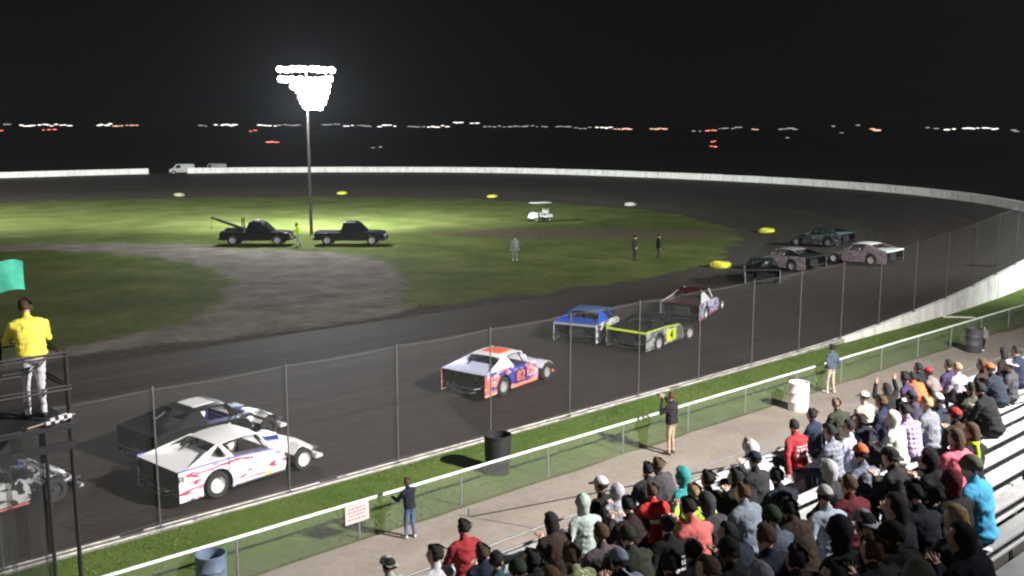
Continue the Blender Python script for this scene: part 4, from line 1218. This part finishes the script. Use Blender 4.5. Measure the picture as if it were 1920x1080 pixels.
HEAD['long'] = ('hair', finish(shell(1.10, lambda x, y, z: z > .45 or (x < .30), .014, .26), 'hair'))
bm = shell(1.10, lambda x, y, z: z > .12)
mb = MB(); n = 10
vs_ = [(.075 + .115*math.sin(math.pi*i/n)*1.0, .085*math.cos(math.pi*i/n), .035 - .02*math.sin(math.pi*i/n)) for i in range(n+1)] + [(.06, .085*math.cos(math.pi*i/n), .045) for i in range(n+1)]
vs_ += [(x, y, z-.008) for x, y, z in vs_]
fs_ = []
for i in range(n):
    fs_ += [(i, i+1, n+2+i, n+1+i), (2*n+2+i, 2*n+3+i, 3*n+4+i, 3*n+3+i), (i, i+1, 2*n+3+i, 2*n+2+i)]
vv = [bm.verts.new(v) for v in vs_]
for f in fs_: bm.faces.new([vv[i] for i in f])
HEAD['cap'] = ('cap', finish(bm, 'cap'))
bm = shell(1.13, lambda x, y, z: z > -.02, .004)
mb = MB(); mb.lathe([(.108, -.012), (.116, 0), (.116, .022), (.108, .032), (.100, .01)], 20, Matrix.Translation((-.01, 0, .01)) @ Matrix.Diagonal((1.02, .86, 1, 1)), close=True)
vv = [bm.verts.new(v) for v in mb.v]
for f in mb.f: bm.faces.new([vv[i] for i in f])
HEAD['beanie'] = ('beanie', finish(bm, 'beanie'))
HEAD['hood'] = ('hood', finish(shell(1.30, lambda x, y, z: x < .55 or z > .80, .010, .17), 'hood'))
HEAD['headset'] = HEAD['short']

COL = dict(pale=(0.294,0.301,0.294), white=(.50,.50,.53), red2=(0.240,0.024,0.028), navy=(0.014,0.018,0.038), teal2=(.03,.07,.085), darkgreen=(.02,.035,.025), brown2=(0.032,0.020,0.015), mint=(0.304,0.368,0.336), black=(.010,.010,.011), lilac=(0.304,0.296,0.344), brown3=(.022,.016,.014), charcoal=(0.021,0.021,0.022), grey3=(0.042,0.042,0.047), red=(0.468,0.030,0.030), teal=(0.032,0.224,0.216), hivis=(0.495,0.648,0.090), bluegrey=(0.150,0.180,0.217), coral=(0.540,0.135,0.126), olive3=(.028,.032,.022), mauve=(0.091,0.073,0.084), camo=(0.192,0.216,0.108), plaidg=(0.098,0.105,0.140), lav=(0.336,0.336,0.464), beige=(0.322,0.273,0.224), black2=(.012,.014,.022), purple2=(0.035,0.025,0.059), orange=(0.576,0.112,0.040), purple3=(0.042,0.036,0.059), violet=(0.180,0.090,0.270), cream=(0.456,0.465,0.408), grey=(0.140,0.147,0.168), navy2=(0.015,0.021,0.032), taupe=(0.144,0.120,0.114), pinkwhite=(0.270,0.247,0.277), camo2=(.045,.045,.03), blacklime=(.012,.013,.012), pink=(.70,.14,.20), sky=(0.095,0.456,0.760), plaidb=(0.084,0.098,0.140), maroon=(0.096,0.014,0.022), paleblue=(.30,.35,.41), slate=(0.070,0.091,0.119), lilac2=(0.221,0.208,0.260), palegrey=(0.375,0.375,0.375), olivegrey=(.14,.14,.11), orange2=(.50,.13,.05), white2=(.80,.79,.82), dark=(.020,.019,.019), brown=(.075,.045,.028), blond=(.32,.23,.12), sand=(.22,.16,.11), jean=(.07,.10,.18), yellow=(.80,.70,.10), khaki=(.36,.28,.20), lime=(.42,.72,.04), greyt=(.16,.17,.18), tan=(.42,.36,.28))
def cloth(cn, pat=''):
    key = 'cloth_%s_%s' % (cn, pat)
    if key in _mc: return _mc[key]
    c = COL[cn]; t = NT(key); cc = t.coord(); x, y, z = t.sep(cc)
    fold = t.noise(t.mapping(cc, (1, 1, .5)), 9, 4, .6, .6); weave = t.noise(cc, 70, 2, .5)
    base = t.ramp(fold, [(.3, tuple(v*.72 for v in c)), (.7, tuple(min(1, v*1.2) for v in c))])
    if pat == 'band': base = t.mixc(t.band(z, .40, .455), base, (.75, .70, .68))
    if pat in ('print', 'printg', 'pinkprint'):
        pc = {'print': (.62, .60, .62), 'printg': (.22, .22, .25), 'pinkprint': (.42, .22, .22)}[pat]
        msk = t.math('MULTIPLY', t.math('LESS_THAN', x, -.03), t.band(y, -.13, .13))
        rows = t.math('MULTIPLY', t.band(z, .30, .50), t.math('GREATER_THAN', t.math('FRACT', t.math('MULTIPLY', z, 11)), .38))
        lt = t.math('GREATER_THAN', t.noise(t.mapping(cc, (1, 34, 9)), 1.2, 1, .5), .45)
        base = t.mixc(t.math('MULTIPLY', msk, t.math('MULTIPLY', rows, lt)), base, pc)
    if pat in ('plaid', 'plaidv'):
        c2 = (.24, .25, .29) if pat == 'plaid' else (.70, .62, .72)
        w1 = t.math('GREATER_THAN', t.math('FRACT', t.math('MULTIPLY', z, 13)), .62); w2 = t.math('GREATER_THAN', t.math('FRACT', t.math('MULTIPLY', y, 13)), .68)
        base = t.mixc(t.math('MULTIPLY', t.math('ADD', w1, w2), .42), base, c2)
    if pat in ('camo', 'camo2'):
        k = t.noise(cc, 11, 2, .5, 1)
        c2, c3 = ((.10, .13, .07), (.55, .58, .38)) if pat == 'camo' else ((.015, .016, .012), (.30, .28, .20))
        base = t.mixc(t.math('GREATER_THAN', k, .52), base, c2); base = t.mixc(t.math('LESS_THAN', k, .36), base, c3)
    t.base(base); t.rough(.9); t.b.inputs['Specular IOR Level'].default_value = .2
    t.bump(t.math('ADD', t.math('MULTIPLY', fold, 1.0), t.math('MULTIPLY', weave, .2)), .6, .03)
    _mc[key] = t.mat
    return t.mat
SKINS = [plain('skin_%d' % i, c, .55, 0, .08, 20) for i, c in enumerate([(.52, .32, .24), (.42, .25, .18), (.60, .40, .31)])]
EYE = plain('eye_dark', (.03, .025, .02), .3); LIP = plain('lip', (.30, .13, .11), .5)
SHOES = [plain('shoe_black', (.02, .02, .02), .6), plain('shoe_white', (.6, .6, .58), .6), plain('shoe_brown', (.06, .04, .03), .6)]

SITS = dict(
    rest=[dict(sit=1, arm='knees', lean=10), dict(sit=1, arm='fold', lean=6, hy=18), dict(sit=1, arm='knees', lean=14, hy=-20, armL='plank'), dict(sit=1, arm='fold', lean=12, hy=8, fat=1.10, knee=.15)],
    lean=[dict(sit=1, arm='elbows', lean=32, nod=-12), dict(sit=1, arm='elbows', lean=38, nod=-14, hy=15, fat=1.12), dict(sit=1, arm='knees', lean=27, hy=-16, fat=1.06)],
    fold=[dict(sit=1, arm='phone', lean=16, nod=14), dict(sit=1, arm='fold', lean=18, hy=-24)],
    up=[dict(sit=1, arm='up', lean=8)], point=[dict(sit=1, arm='knees', armL='point', lean=12, hy=35)])
_fig = {}
def fig(key, P):
    if key not in _fig: _fig[key] = figure_mesh(P)
    return _fig[key]
def hair_mat(cn):
    key = 'hair_' + cn
    if key in _mc: return _mc[key]
    c = COL[cn]; t = NT(key); cc = t.coord()
    n1 = t.noise(t.mapping(cc, (60, 60, 9)), 1, 4, .7, .4); n2 = t.noise(cc, 9, 3, .6)
    h = t.math('ADD', t.math('MULTIPLY', n1, .7), t.math('MULTIPLY', n2, .3))
    t.base(t.ramp(h, [(.35, tuple(v*.35 for v in c)), (.65, tuple(min(1, v*1.6) for v in c))])); t.rough(.75); t.b.inputs['Specular IOR Level'].default_value = .15; t.bump(h, .9, .02)
    _mc[key] = t.mat
    return t.mat
rp_ = random.Random(21)
def person(key, P, loc, rz, top, legs, head, pat, label, grp=None, scale=1.0, skin=None, shoe=None, bare_hair='dark'):
    me, HM = fig(key, P)
    o = bpy.data.objects.new('person', me); link(o)
    o.location = loc; o.rotation_euler = (0, 0, rz); o.scale = (scale,)*3
    mats = [skin or rp_.choice(SKINS), cloth(top, pat), cloth(legs), shoe or rp_.choice(SHOES), EYE, LIP]
    for i, mt in enumerate(mats):
        o.material_slots[i].link = 'OBJECT'; o.material_slots[i].material = mt
    tag(o, label, 'person', grp)
    kind, hc_ = head.split(':')
    def put(kind, c):
        nm, hm = HEAD[kind]; h = bpy.data.objects.new(nm, hm); link(h, o)
        h.material_slots[0].link = 'OBJECT'; h.material_slots[0].material = hair_mat(c) if nm == 'hair' else cloth(c)
        h.matrix_local = HM
        if kind == 'cap' and rp_.random() < .2: h.matrix_local = HM @ Matrix.Rotation(math.pi, 4, 'Z')
    put('crop' if kind == 'short' and rp_.random() < .3 else kind, hc_)
    if kind in ('cap', 'beanie'): put('crop', bare_hair)
    return o

CROWD = [
(-3,8.79,'red2','dark','short:dark','rest','','person in plain dark red jacket at the front rail above the walkway'),
(-3,23.49,'black2','dark','short:dark','lean','','dark haired person in blue black top beside the taupe jacket'),
(-2,7.06,'pale','jean','cap:pale','rest','','person in pale grey top and pale cap at the low end of the front bench'),
(-2,11.05,'black','dark','cap:white','rest','','person in black jacket wearing a white cap, beside the pale lilac jacket'),
(-2,12.19,'charcoal','dark','short:dark','rest','','dark haired person in charcoal top on the frontmost bench'),
(-2,12.75,'grey3','dark','short:brown','lean','','brown haired person in dark grey jacket next to the teal hood'),
(-2,17.19,'navy','dark','short:dark','rest','','dark haired person in navy coat beside the deep red jacket'),
(-2,18.19,'olive3','dark','short:sand','fold','','sandy haired person in olive coat near the white barrel'),
(-2,19.11,'beige','dark','cap:white2','rest','','person in beige jacket and round white cap'),
(-2,20.11,'black','dark','long:dark','up','','person in black raising both arms on the front bench'),
(-2,21.11,'purple2','navy','short:dark','rest','band','person in dark purple jersey with a white band'),
(-2,21.78,'orange','dark','short:dark','lean','','person in bright orange jacket'),
(-2,22.54,'taupe','dark','cap:red2','lean','','person in taupe jacket and dark red cap'),
(-2,23.05,'purple2','dark','short:dark','rest','','dark haired person in plum jacket'),
(-1,7.34,'white','navy','short:dark','point','','person in white shirt stretching one arm out towards the fence'),
(-1,10.01,'mint','navy','hood:mint','rest','','person in pale mint hooded top with the hood up'),
(-1,10.86,'lilac','jean','hood:lilac','lean','','person hunched forward in pale lilac white hooded jacket'),
(-1,14.05,'black','dark','short:sand','rest','','sandy haired person in black jacket at the front rail'),
(-1,15.56,'red2','navy','short:dark','rest','print','person in deep red jacket with white back lettering'),
(-1,22.14,'pinkwhite','jean','short:sand','rest','','sandy haired person in pale pinkish white jacket'),
(-1,24.73,'black','dark','long:dark','rest','','long dark haired person in black on the front bench'),
(0,7.68,'navy','dark','short:brown','lean','pinkprint','brown haired person in navy jacket with a faded pink back print'),
(0,8.89,'brown2','dark','long:dark','lean','','long dark haired person in dark brown coat leaning out over the walkway'),
(0,10.75,'red','dark','short:brown','rest','band','person in bright red jacket with one white band across the back'),
(0,11.51,'teal','navy','hood:teal','rest','','person in teal hooded jacket with the hood up'),
(0,13.45,'white','dark','hood:white','lean','','person in white hood next to two black coats'),
(0,17.52,'navy','dark','short:brown','rest','print','brown haired person in navy jacket with small white back print'),
(0,21.79,'brown3','dark','long:brown','rest','','long brown haired person in dark brown top'),
(0,23.80,'navy','dark','short:dark','rest','','person in navy jacket furthest along the front bench'),
(1,7.22,'teal2','jean','short:dark','fold','','person in dark teal top near the dark green beanie'),
(1,9.56,'brown3','dark','short:dark','fold','','person in very dark brown jacket between white cap and red jacket'),
(1,11.14,'charcoal','dark','short:dark','rest','','dark haired person sitting behind the yellow green top'),
(1,12.37,'charcoal','dark','cap:navy','rest','','person in charcoal coat with a navy cap'),
(1,14.53,'plaidg','navy','short:dark','rest','plaid','person in grey and blue plaid shirt'),
(1,15.03,'lav','navy','short:dark','rest','','dark haired person in pale lavender jersey'),
(1,15.92,'black2','dark','short:dark','lean','','person in big blue black jacket behind the beige one'),
(1,17.73,'purple3','dark','cap:purple3','lean','','broad person in dull purple coat and purple cap'),
(1,21.12,'navy2','dark','cap:orange','lean','','large person in dark navy jacket and orange cap'),
(1,21.62,'grey3','dark','cap:white','rest','','person in dark grey top and white cap beside the orange cap'),
(2,6.93,'darkgreen','dark','beanie:darkgreen','rest','','person in dark green jacket and dark green beanie'),
(2,7.43,'black','dark','short:dark','lean','','dark haired person in black jacket beside the dark green beanie'),
(2,8.29,'mauve','dark','short:brown','rest','','brown haired person in dull mauve sweater'),
(2,10.11,'hivis','dark','short:blond','fold','','blond person in bright yellow green top'),
(2,11.28,'black','dark','short:dark','lean','','broad person in black coat sitting beside the charcoal coat'),
(2,15.40,'cream','dark','hood:cream','rest','','person in cream white hooded sweatshirt with the hood up'),
(2,15.94,'violet','navy','short:dark','fold','plaidv','person in violet and white checked shirt'),
(2,16.58,'grey','dark','short:blond','rest','','blond person in mid grey sweatshirt'),
(2,17.09,'navy2','dark','cap:white','rest','','person in navy coat and white cap beside the grey sweatshirt'),
(2,18.28,'camo2','dark','short:dark','rest','camo2','person in dark camouflage jacket with pale back print'),
(3,6.77,'charcoal','dark','long:brown','rest','','long brown haired person in charcoal top at the foot of the stand'),
(3,7.27,'camo','dark','short:brown','fold','camo','person in yellow green camouflage jacket'),
(3,8.22,'olive3','dark','beanie:olive3','lean','','person in big dark olive coat and dark beanie behind the red jacket'),
(3,8.72,'black','dark','short:dark','rest','print','person in black jacket with white lettering blocks, beside the coral jacket'),
(3,9.23,'coral','dark','short:dark','fold','','person in puffy coral pink jacket'),
(3,9.73,'grey3','dark','hood:grey3','lean','','person with dark grey hood up beside the light blue grey shirt'),
(3,10.23,'bluegrey','navy','short:brown','rest','','brown haired person in light blue grey shirt'),
(3,11.14,'black2','dark','short:dark','lean','','dark haired person in blue black coat next to the charcoal coat'),
(3,17.58,'black','dark','short:dark','lean','','dark haired person in black coat below the orange cap'),
(4,7.33,'bluegrey','jean','cap:bluegrey','lean','','person in blue grey jacket and blue grey cap at the foot of the stand'),
(4,11.46,'grey3','dark','hood:palegrey','lean','','person in dark grey top with a pale grey hood'),
(4,11.99,'plaidb','navy','cap:orange2','rest','plaid','person in blue grey plaid shirt and burnt orange cap'),
(4,15.10,'brown2','dark','cap:red2','lean','','person in brown coat and dark red cap below the navy coats'),
(5,6.63,'navy2','dark','short:dark','lean','','dark haired person in dark navy coat beside the olive coat'),
(5,7.13,'charcoal','dark','short:dark','rest','','dark haired person in charcoal coat behind the olive coat'),
(5,7.63,'black','dark','short:dark','lean','','person in plain black jacket sitting behind the coral jacket'),
(5,8.44,'navy2','dark','short:dark','lean','','broad person in dark navy coat behind the blue grey shirt'),
(5,8.94,'slate','dark','beanie:darkgreen','rest','','person in slate blue jacket with dark green beanie'),
(5,9.44,'brown2','dark','short:dark','lean','','dark haired person in brown coat beside the pale blue shirt'),
(5,9.94,'paleblue','jean','cap:palegrey','rest','','person in pale grey blue shirt and pale grey cap'),
(5,10.44,'maroon','dark','short:brown','rest','print','person in maroon jacket with pale back lettering'),
(5,11.88,'charcoal','dark','cap:grey3','lean','','person in charcoal jacket and grey cap near the burnt orange cap'),
(5,13.14,'pink','dark','long:brown','rest','','long brown haired person in pink top'),
(5,13.64,'blacklime','dark','long:brown','rest','','long haired person in black with a lime green scarf'),
(6,6.94,'olive3','dark','short:brown','rest','','brown haired person in dark olive jacket below the coral jacket'),
(6,7.44,'black','dark','cap:black','lean','','person in black jacket and black cap at the foot of the stand'),
(6,7.94,'navy','dark','short:brown','fold','','brown haired person in navy top behind the slate jacket'),
(6,11.62,'black','dark','hood:black','lean','','person in black coat with black hood up beside the pink top'),
(7,7.03,'lilac2','dark','hood:lilac2','lean','','person in dusty lilac hooded top near the foot of the stand'),
(7,7.53,'brown3','dark','short:dark','lean','','dark haired person in dark brown jacket near the dusty lilac hood'),
(7,8.03,'black','dark','hood:black2','rest','','person in black coat with pointed black hood in the middle rows'),
(7,8.53,'black','dark','cap:lilac','rest','printg','person in black jacket with grey lettering and lilac cap'),
(7,9.04,'black2','dark','long:dark','rest','','long dark haired person in blue black top beside the lilac cap'),
(7,9.54,'black2','dark','short:dark','fold','','dark haired person in blue black coat near a white paper on the bench'),
(7,10.29,'charcoal','dark','hood:maroon','rest','','person in charcoal coat with dark maroon hood'),
(7,10.79,'sky','navy','beanie:olivegrey','rest','','person in bright sky blue jacket and olive grey beanie'),
(8,7.18,'black2','dark','short:dark','lean','','person in blue black jacket behind the black hood'),
(8,7.69,'charcoal','dark','short:brown','lean','','brown haired person in charcoal coat below the lilac cap'),
(8,8.19,'black','dark','beanie:black','lean','','person in black coat and black beanie high in the stand'),
(8,8.73,'grey3','dark','long:blond','rest','','person with long dark blond hair in dark grey coat'),
(9,6.94,'brown3','dark','beanie:olivegrey','rest','','person in dark brown coat and olive beanie high in the stand'),
(9,7.96,'black2','dark','long:dark','lean','','person in long blue black coat beside the dark blond hair'),
]
for (k, x, top, legs, head, pose, pat, label) in CROWD:
    vs_ = SITS[pose]; i = rp_.randrange(len(vs_)); sc = rp_.uniform(.95, 1.07)
    rz = R(90) + R(rp_.uniform(-14, 14)) - R(8)
    p_ = person('%s%d' % (pose, i), vs_[i], (x, seat_y(k), seat_z(k)), rz, top, legs, head, pat, label, 'spectators seated on the benches', sc)
    if top == 'blacklime':
        m = MB(); m.lathe([(.075, -.05), (.105, -.03), (.112, 0), (.10, .03), (.07, .045), (.06, 0)], 18, close=True)
        m.tube([(-.10, .03, 0), (-.15, .05, -.10), (-.16, .06, -.22)], .035, 6)
        s_o = m.build('scarf', cloth('lime'), p_, smooth=True)
        hm_ = _fig['%s%d' % (pose, i)][1].to_translation(); s_o.location = hm_ + Vector((-.035, 0, -.15))
# people standing on the walkway and in the infield
P_CAM = dict(sit=0, arm='camera', lean=2, fat=1.12); P_KID = dict(sit=0, arm='rail', lean=8, stride=.05); P_STAND = dict(sit=0, arm='pocket', lean=2, stride=.06); P_SIDE = dict(sit=0, arm='side', lean=3, stride=.08)
person('cam', P_CAM, (21.9, 17.3, .055), R(100), 'charcoal', 'khaki', 'short:brown', '', 'person in charcoal shirt and khaki trousers filming at the fence', scale=1.02, skin=SKINS[0], shoe=SHOES[0])
person('kid', P_KID, (12.85, 17.55, .055), R(95), 'black2', 'jean', 'short:brown', '', 'youngster in dark top and blue jeans leaning on the fence rail', scale=.80, shoe=SHOES[1])
person('stand', P_STAND, (31.3, 17.75, .055), R(80), 'slate', 'tan', 'short:dark', '', 'person in slate blue jacket and tan trousers at the fence past the white barrel', scale=.98, shoe=SHOES[1])
person('side', P_SIDE, (42.15, 17.0, .055), R(150), 'pinkwhite', 'dark', 'short:dark', '', 'small child in pale top beside the charcoal barrel', scale=.58)
person('side', P_SIDE, (46.9, 51.2, .05), R(250), 'greyt', 'greyt', 'cap:grey3', '', 'infield worker in grey clothes standing on the grass alone', scale=1.0)
person('stand', P_STAND, (53.1, 45.6, .05), R(-60), 'charcoal', 'dark', 'beanie:black', '', 'infield worker in charcoal with a beanie near the turn entry', scale=1.0)
person('side', P_SIDE, (54.7, 44.8, .05), R(-30), 'black', 'dark', 'cap:black', '', 'infield worker in black with a cap near the turn entry', scale=1.0)
person('rail2', dict(sit=0, arm='rail', lean=12, stride=.1), (40.2, 68.9, .05), R(140), 'lime', 'paleblue', 'short:brown', '', 'worker in lime green top and pale trousers by the tow truck', scale=1.02)

# video camera in the filming person's hands
vc = empty('video_camera', (0, 0, 0)); tag(vc, 'small silver video camera held up by the person filming', 'camera')
me, HM = _fig['cam']; hw = HM.to_translation()*1.02
ca, sa = math.cos(R(100)), math.sin(R(100)); f_ = hw.x + .27
vc.location = (21.9 + ca*f_, 17.3 + sa*f_, .055 + hw.z + .0); vc.rotation_euler = (0, 0, R(100))
m = MB(); m.box(-.10, .10, -.035, .035, -.04, .05); m.build('camera_body', plain('camera_silver', (.55, .55, .58), .35, .3), vc, bevel=.012)
m = MB(); m.lathe([(.032, 0), (.034, .05), (.028, .05), (.001, .04)], 14, Matrix.Translation((.10, 0, .005)) @ Matrix.Rotation(R(90), 4, 'Y')); m.build('lens', DARKMETAL, vc, smooth=True)
m = MB(); m.sheet([(-.06, -.04, -.03), (.06, -.04, -.03), (.06, -.12, .03), (-.06, -.12, .03)], .008); m.build('flip_screen', DARKMETAL, vc)
# papers on the lap of one spectator, and a paper cup tray beside another
def paper(x, k, dy, dz, rz, label, c):
    m = MB(); n = 6; rings = []
    for i in range(n+1):
        u = i/n - .5; z = .02*math.sin(i*1.3)
        rings.append([(u*.34, -.13, z), (u*.34, .13, z+.01), (u*.34, .13, z+.013), (u*.34, -.13, z+.003)])
    m.loft(rings); o = m.build('paper_sheet', plain('paper_'+c, dict(w=(.78, .78, .84), p=(.80, .30, .40))[c], .7, 0, .05), None)
    o.location = (x, seat_y(k)+dy, seat_z(k)+dz); o.rotation_euler = (R(8), R(5), rz); tag(o, label, 'paper')
paper(10.75, 7, .0, .025, .5, 'crumpled white paper lying on the bench near the blue black coats', 'w')
paper(13.6, -2, .0, .015, .2, 'white paper sheet lying on the bench beside the charcoal coat', 'w')

# ------------------------------------------------------------------ flag stand
fs = empty('flag_stand', (3.75, 16.3, 0), R(0)); tag(fs, 'black steel flag stand with railings and dark screening below the platform', 'flag stand')
ZP = 4.78
m = MB(); m.box(-3.2, 1.35, -.62, .75, ZP-.10, ZP); m.build('platform', DARKMETAL, fs, bevel=.01)
m = MB(); m.box(-3.2, 1.37, -.64, -.60, ZP-.42, ZP-.30); m.build('beam', DARKMETAL, fs)
for x in (-3.1, -1.6, -.1, 1.3):
    for y in (-.58, .70):
        m = MB(); m.tube([(x, y, .02), (x, y, ZP+1.12)], .035, 8); m.build('post', DARKMETAL, fs)
for zz in (.52, .58, 1.04, 1.10):
    for y in (-.60, .72):
        m = MB(); m.tube([(-3.2, y, ZP+zz), (1.35, y, ZP+zz)], .014 if zz in (.58, 1.04) else .02, 6); m.build('rail', DARKMETAL, fs)
    m = MB(); m.tube([(1.33, -.6, ZP+zz), (1.33, .72, ZP+zz)], .018, 6); m.build('rail', DARKMETAL, fs)
# screening cloth: an open weave one can half see through
t = NT('screen_mesh_material'); x_, y_, z_ = t.sep(t.coord())
a1 = t.math('LESS_THAN', t.math('FRACT', t.math('MULTIPLY', x_, 55)), .34); a2 = t.math('LESS_THAN', t.math('FRACT', t.math('MULTIPLY', z_, 55)), .34)
a3 = t.math('GREATER_THAN', t.noise(t.mapping(t.coord(), (3.2, 1, .15)), 1.5, 3, .5), .50)
al = t.math('MAXIMUM', t.math('MAXIMUM', a1, a2), t.math('MULTIPLY', a3, .45)); t.base((.012, .014, .013)); t.rough(.9); t.L(al, t.b.inputs['Alpha'])
for xa, xb in ((-3.1, -1.62), (-1.58, -.12), (-.08, 1.28)):
    m = MB(); nx = 8; rr = []
    for i in range(nx+1):
        xx = xa + (xb-xa)*i/nx; yy = .74 + .05*math.sin(i*1.7)
        rr.append((xx, yy))
    for xx, yy in rr: m.v += [(xx, yy, .35), (xx, yy, ZP-.45)]
    for i in range(nx): m.f.append((2*i, 2*i+2, 2*i+3, 2*i+1)); m.m.append(0)
    m.build('screen_cloth', t.mat, fs)
person('flag1', dict(sit=0, arm='rail', lean=16, nod=10, fat=1.12), (4.74, 16.3, ZP), R(85), 'yellow', 'white', 'short:brown', '', 'flagman in yellow shirt and white trousers on the flag stand', scale=1.07, shoe=SHOES[0])
person('flag2', dict(sit=0, arm='side', armL='flag', lean=6), (4.10, 16.75, ZP), R(80), 'black', 'white', 'cap:pale', 'band', 'flagman in black and white with pale cap waving the green flag', scale=1.04, shoe=SHOES[0])
fl = empty('green_flag', (4.42, 17.1, ZP+1.42), 0); tag(fl, 'green racing flag on a stick waved from the flag stand', 'flag')
m = MB(); m.tube([(-.28, -.12, -.05), (-.05, .12, .95)], .014, 6); m.build('stick', plain('flag_stick', (.35, .28, .2), .7), fl)
m = MB(); nx, ny = 10, 6
for i in range(nx+1):
    for j in range(ny+1):
        u, v = i/nx, j/ny
        m.v.append((-.05 + .62*u - .05*v*0, .12 + .05*math.sin(u*7+v*2)*u, .95 - .52*(1-v)*(1-.1*u) + .10*u*math.sin(u*3) - .02))
for i in range(nx):
    for j in range(ny): m.f.append((i*(ny+1)+j, (i+1)*(ny+1)+j, (i+1)*(ny+1)+j+1, i*(ny+1)+j+1)); m.m.append(0)
m.build('cloth', plain('flag_green', (.03, .30, .20), .8), fl, smooth=True)
ck = empty('checkered_flag', (4.85, 15.62, ZP+.10), 0); tag(ck, 'rolled black and white chequered flag at the end of the flag stand', 'flag')
t = NT('chequer_cloth'); x_, y_, z_ = t.sep(t.coord()); tt = t.node('ShaderNodeTexChecker'); tt.inputs['Scale'].default_value = 16; t.L(t.coord(), tt.inputs['Vector']); tt.inputs[1].default_value = (.7, .7, .75, 1); tt.inputs[2].default_value = (.02, .02, .02, 1); t.base(tt.outputs[0]); t.rough(.8)
m = MB(); m.lathe([(.03, -.2), (.055, -.1), (.06, .05), (.045, .2), (.001, .21)], 12, Matrix.Rotation(R(80), 4, 'Y')); m.build('rolled_cloth', t.mat, ck, smooth=True)
m = MB(); m.tube([(-.45, 0, -.06), (.25, 0, .04)], .012, 6); m.build('stick', plain('flag_stick', (.35, .28, .2), .7), ck)

# ------------------------------------------------------------------ thin fog volume, added to stand in for lens glare round the lamps
t = NT('glare_haze_material')
t.n.remove(t.b)
pv = t.node('ShaderNodeVolumePrincipled')
pv.inputs['Color'].default_value = (.92, .94, 1.0, 1)
pv.inputs['Density'].default_value = GLARE_HAZE_DENSITY
pv.inputs['Anisotropy'].default_value = 0.35
t.L(pv.outputs[0], t.out.inputs['Volume'])
m = MB(); m.box(-1600, 1700, -1600, 1700, -1.6, 32); hz = m.build('glare_haze', t.mat)
tag(hz, kind='stuff')
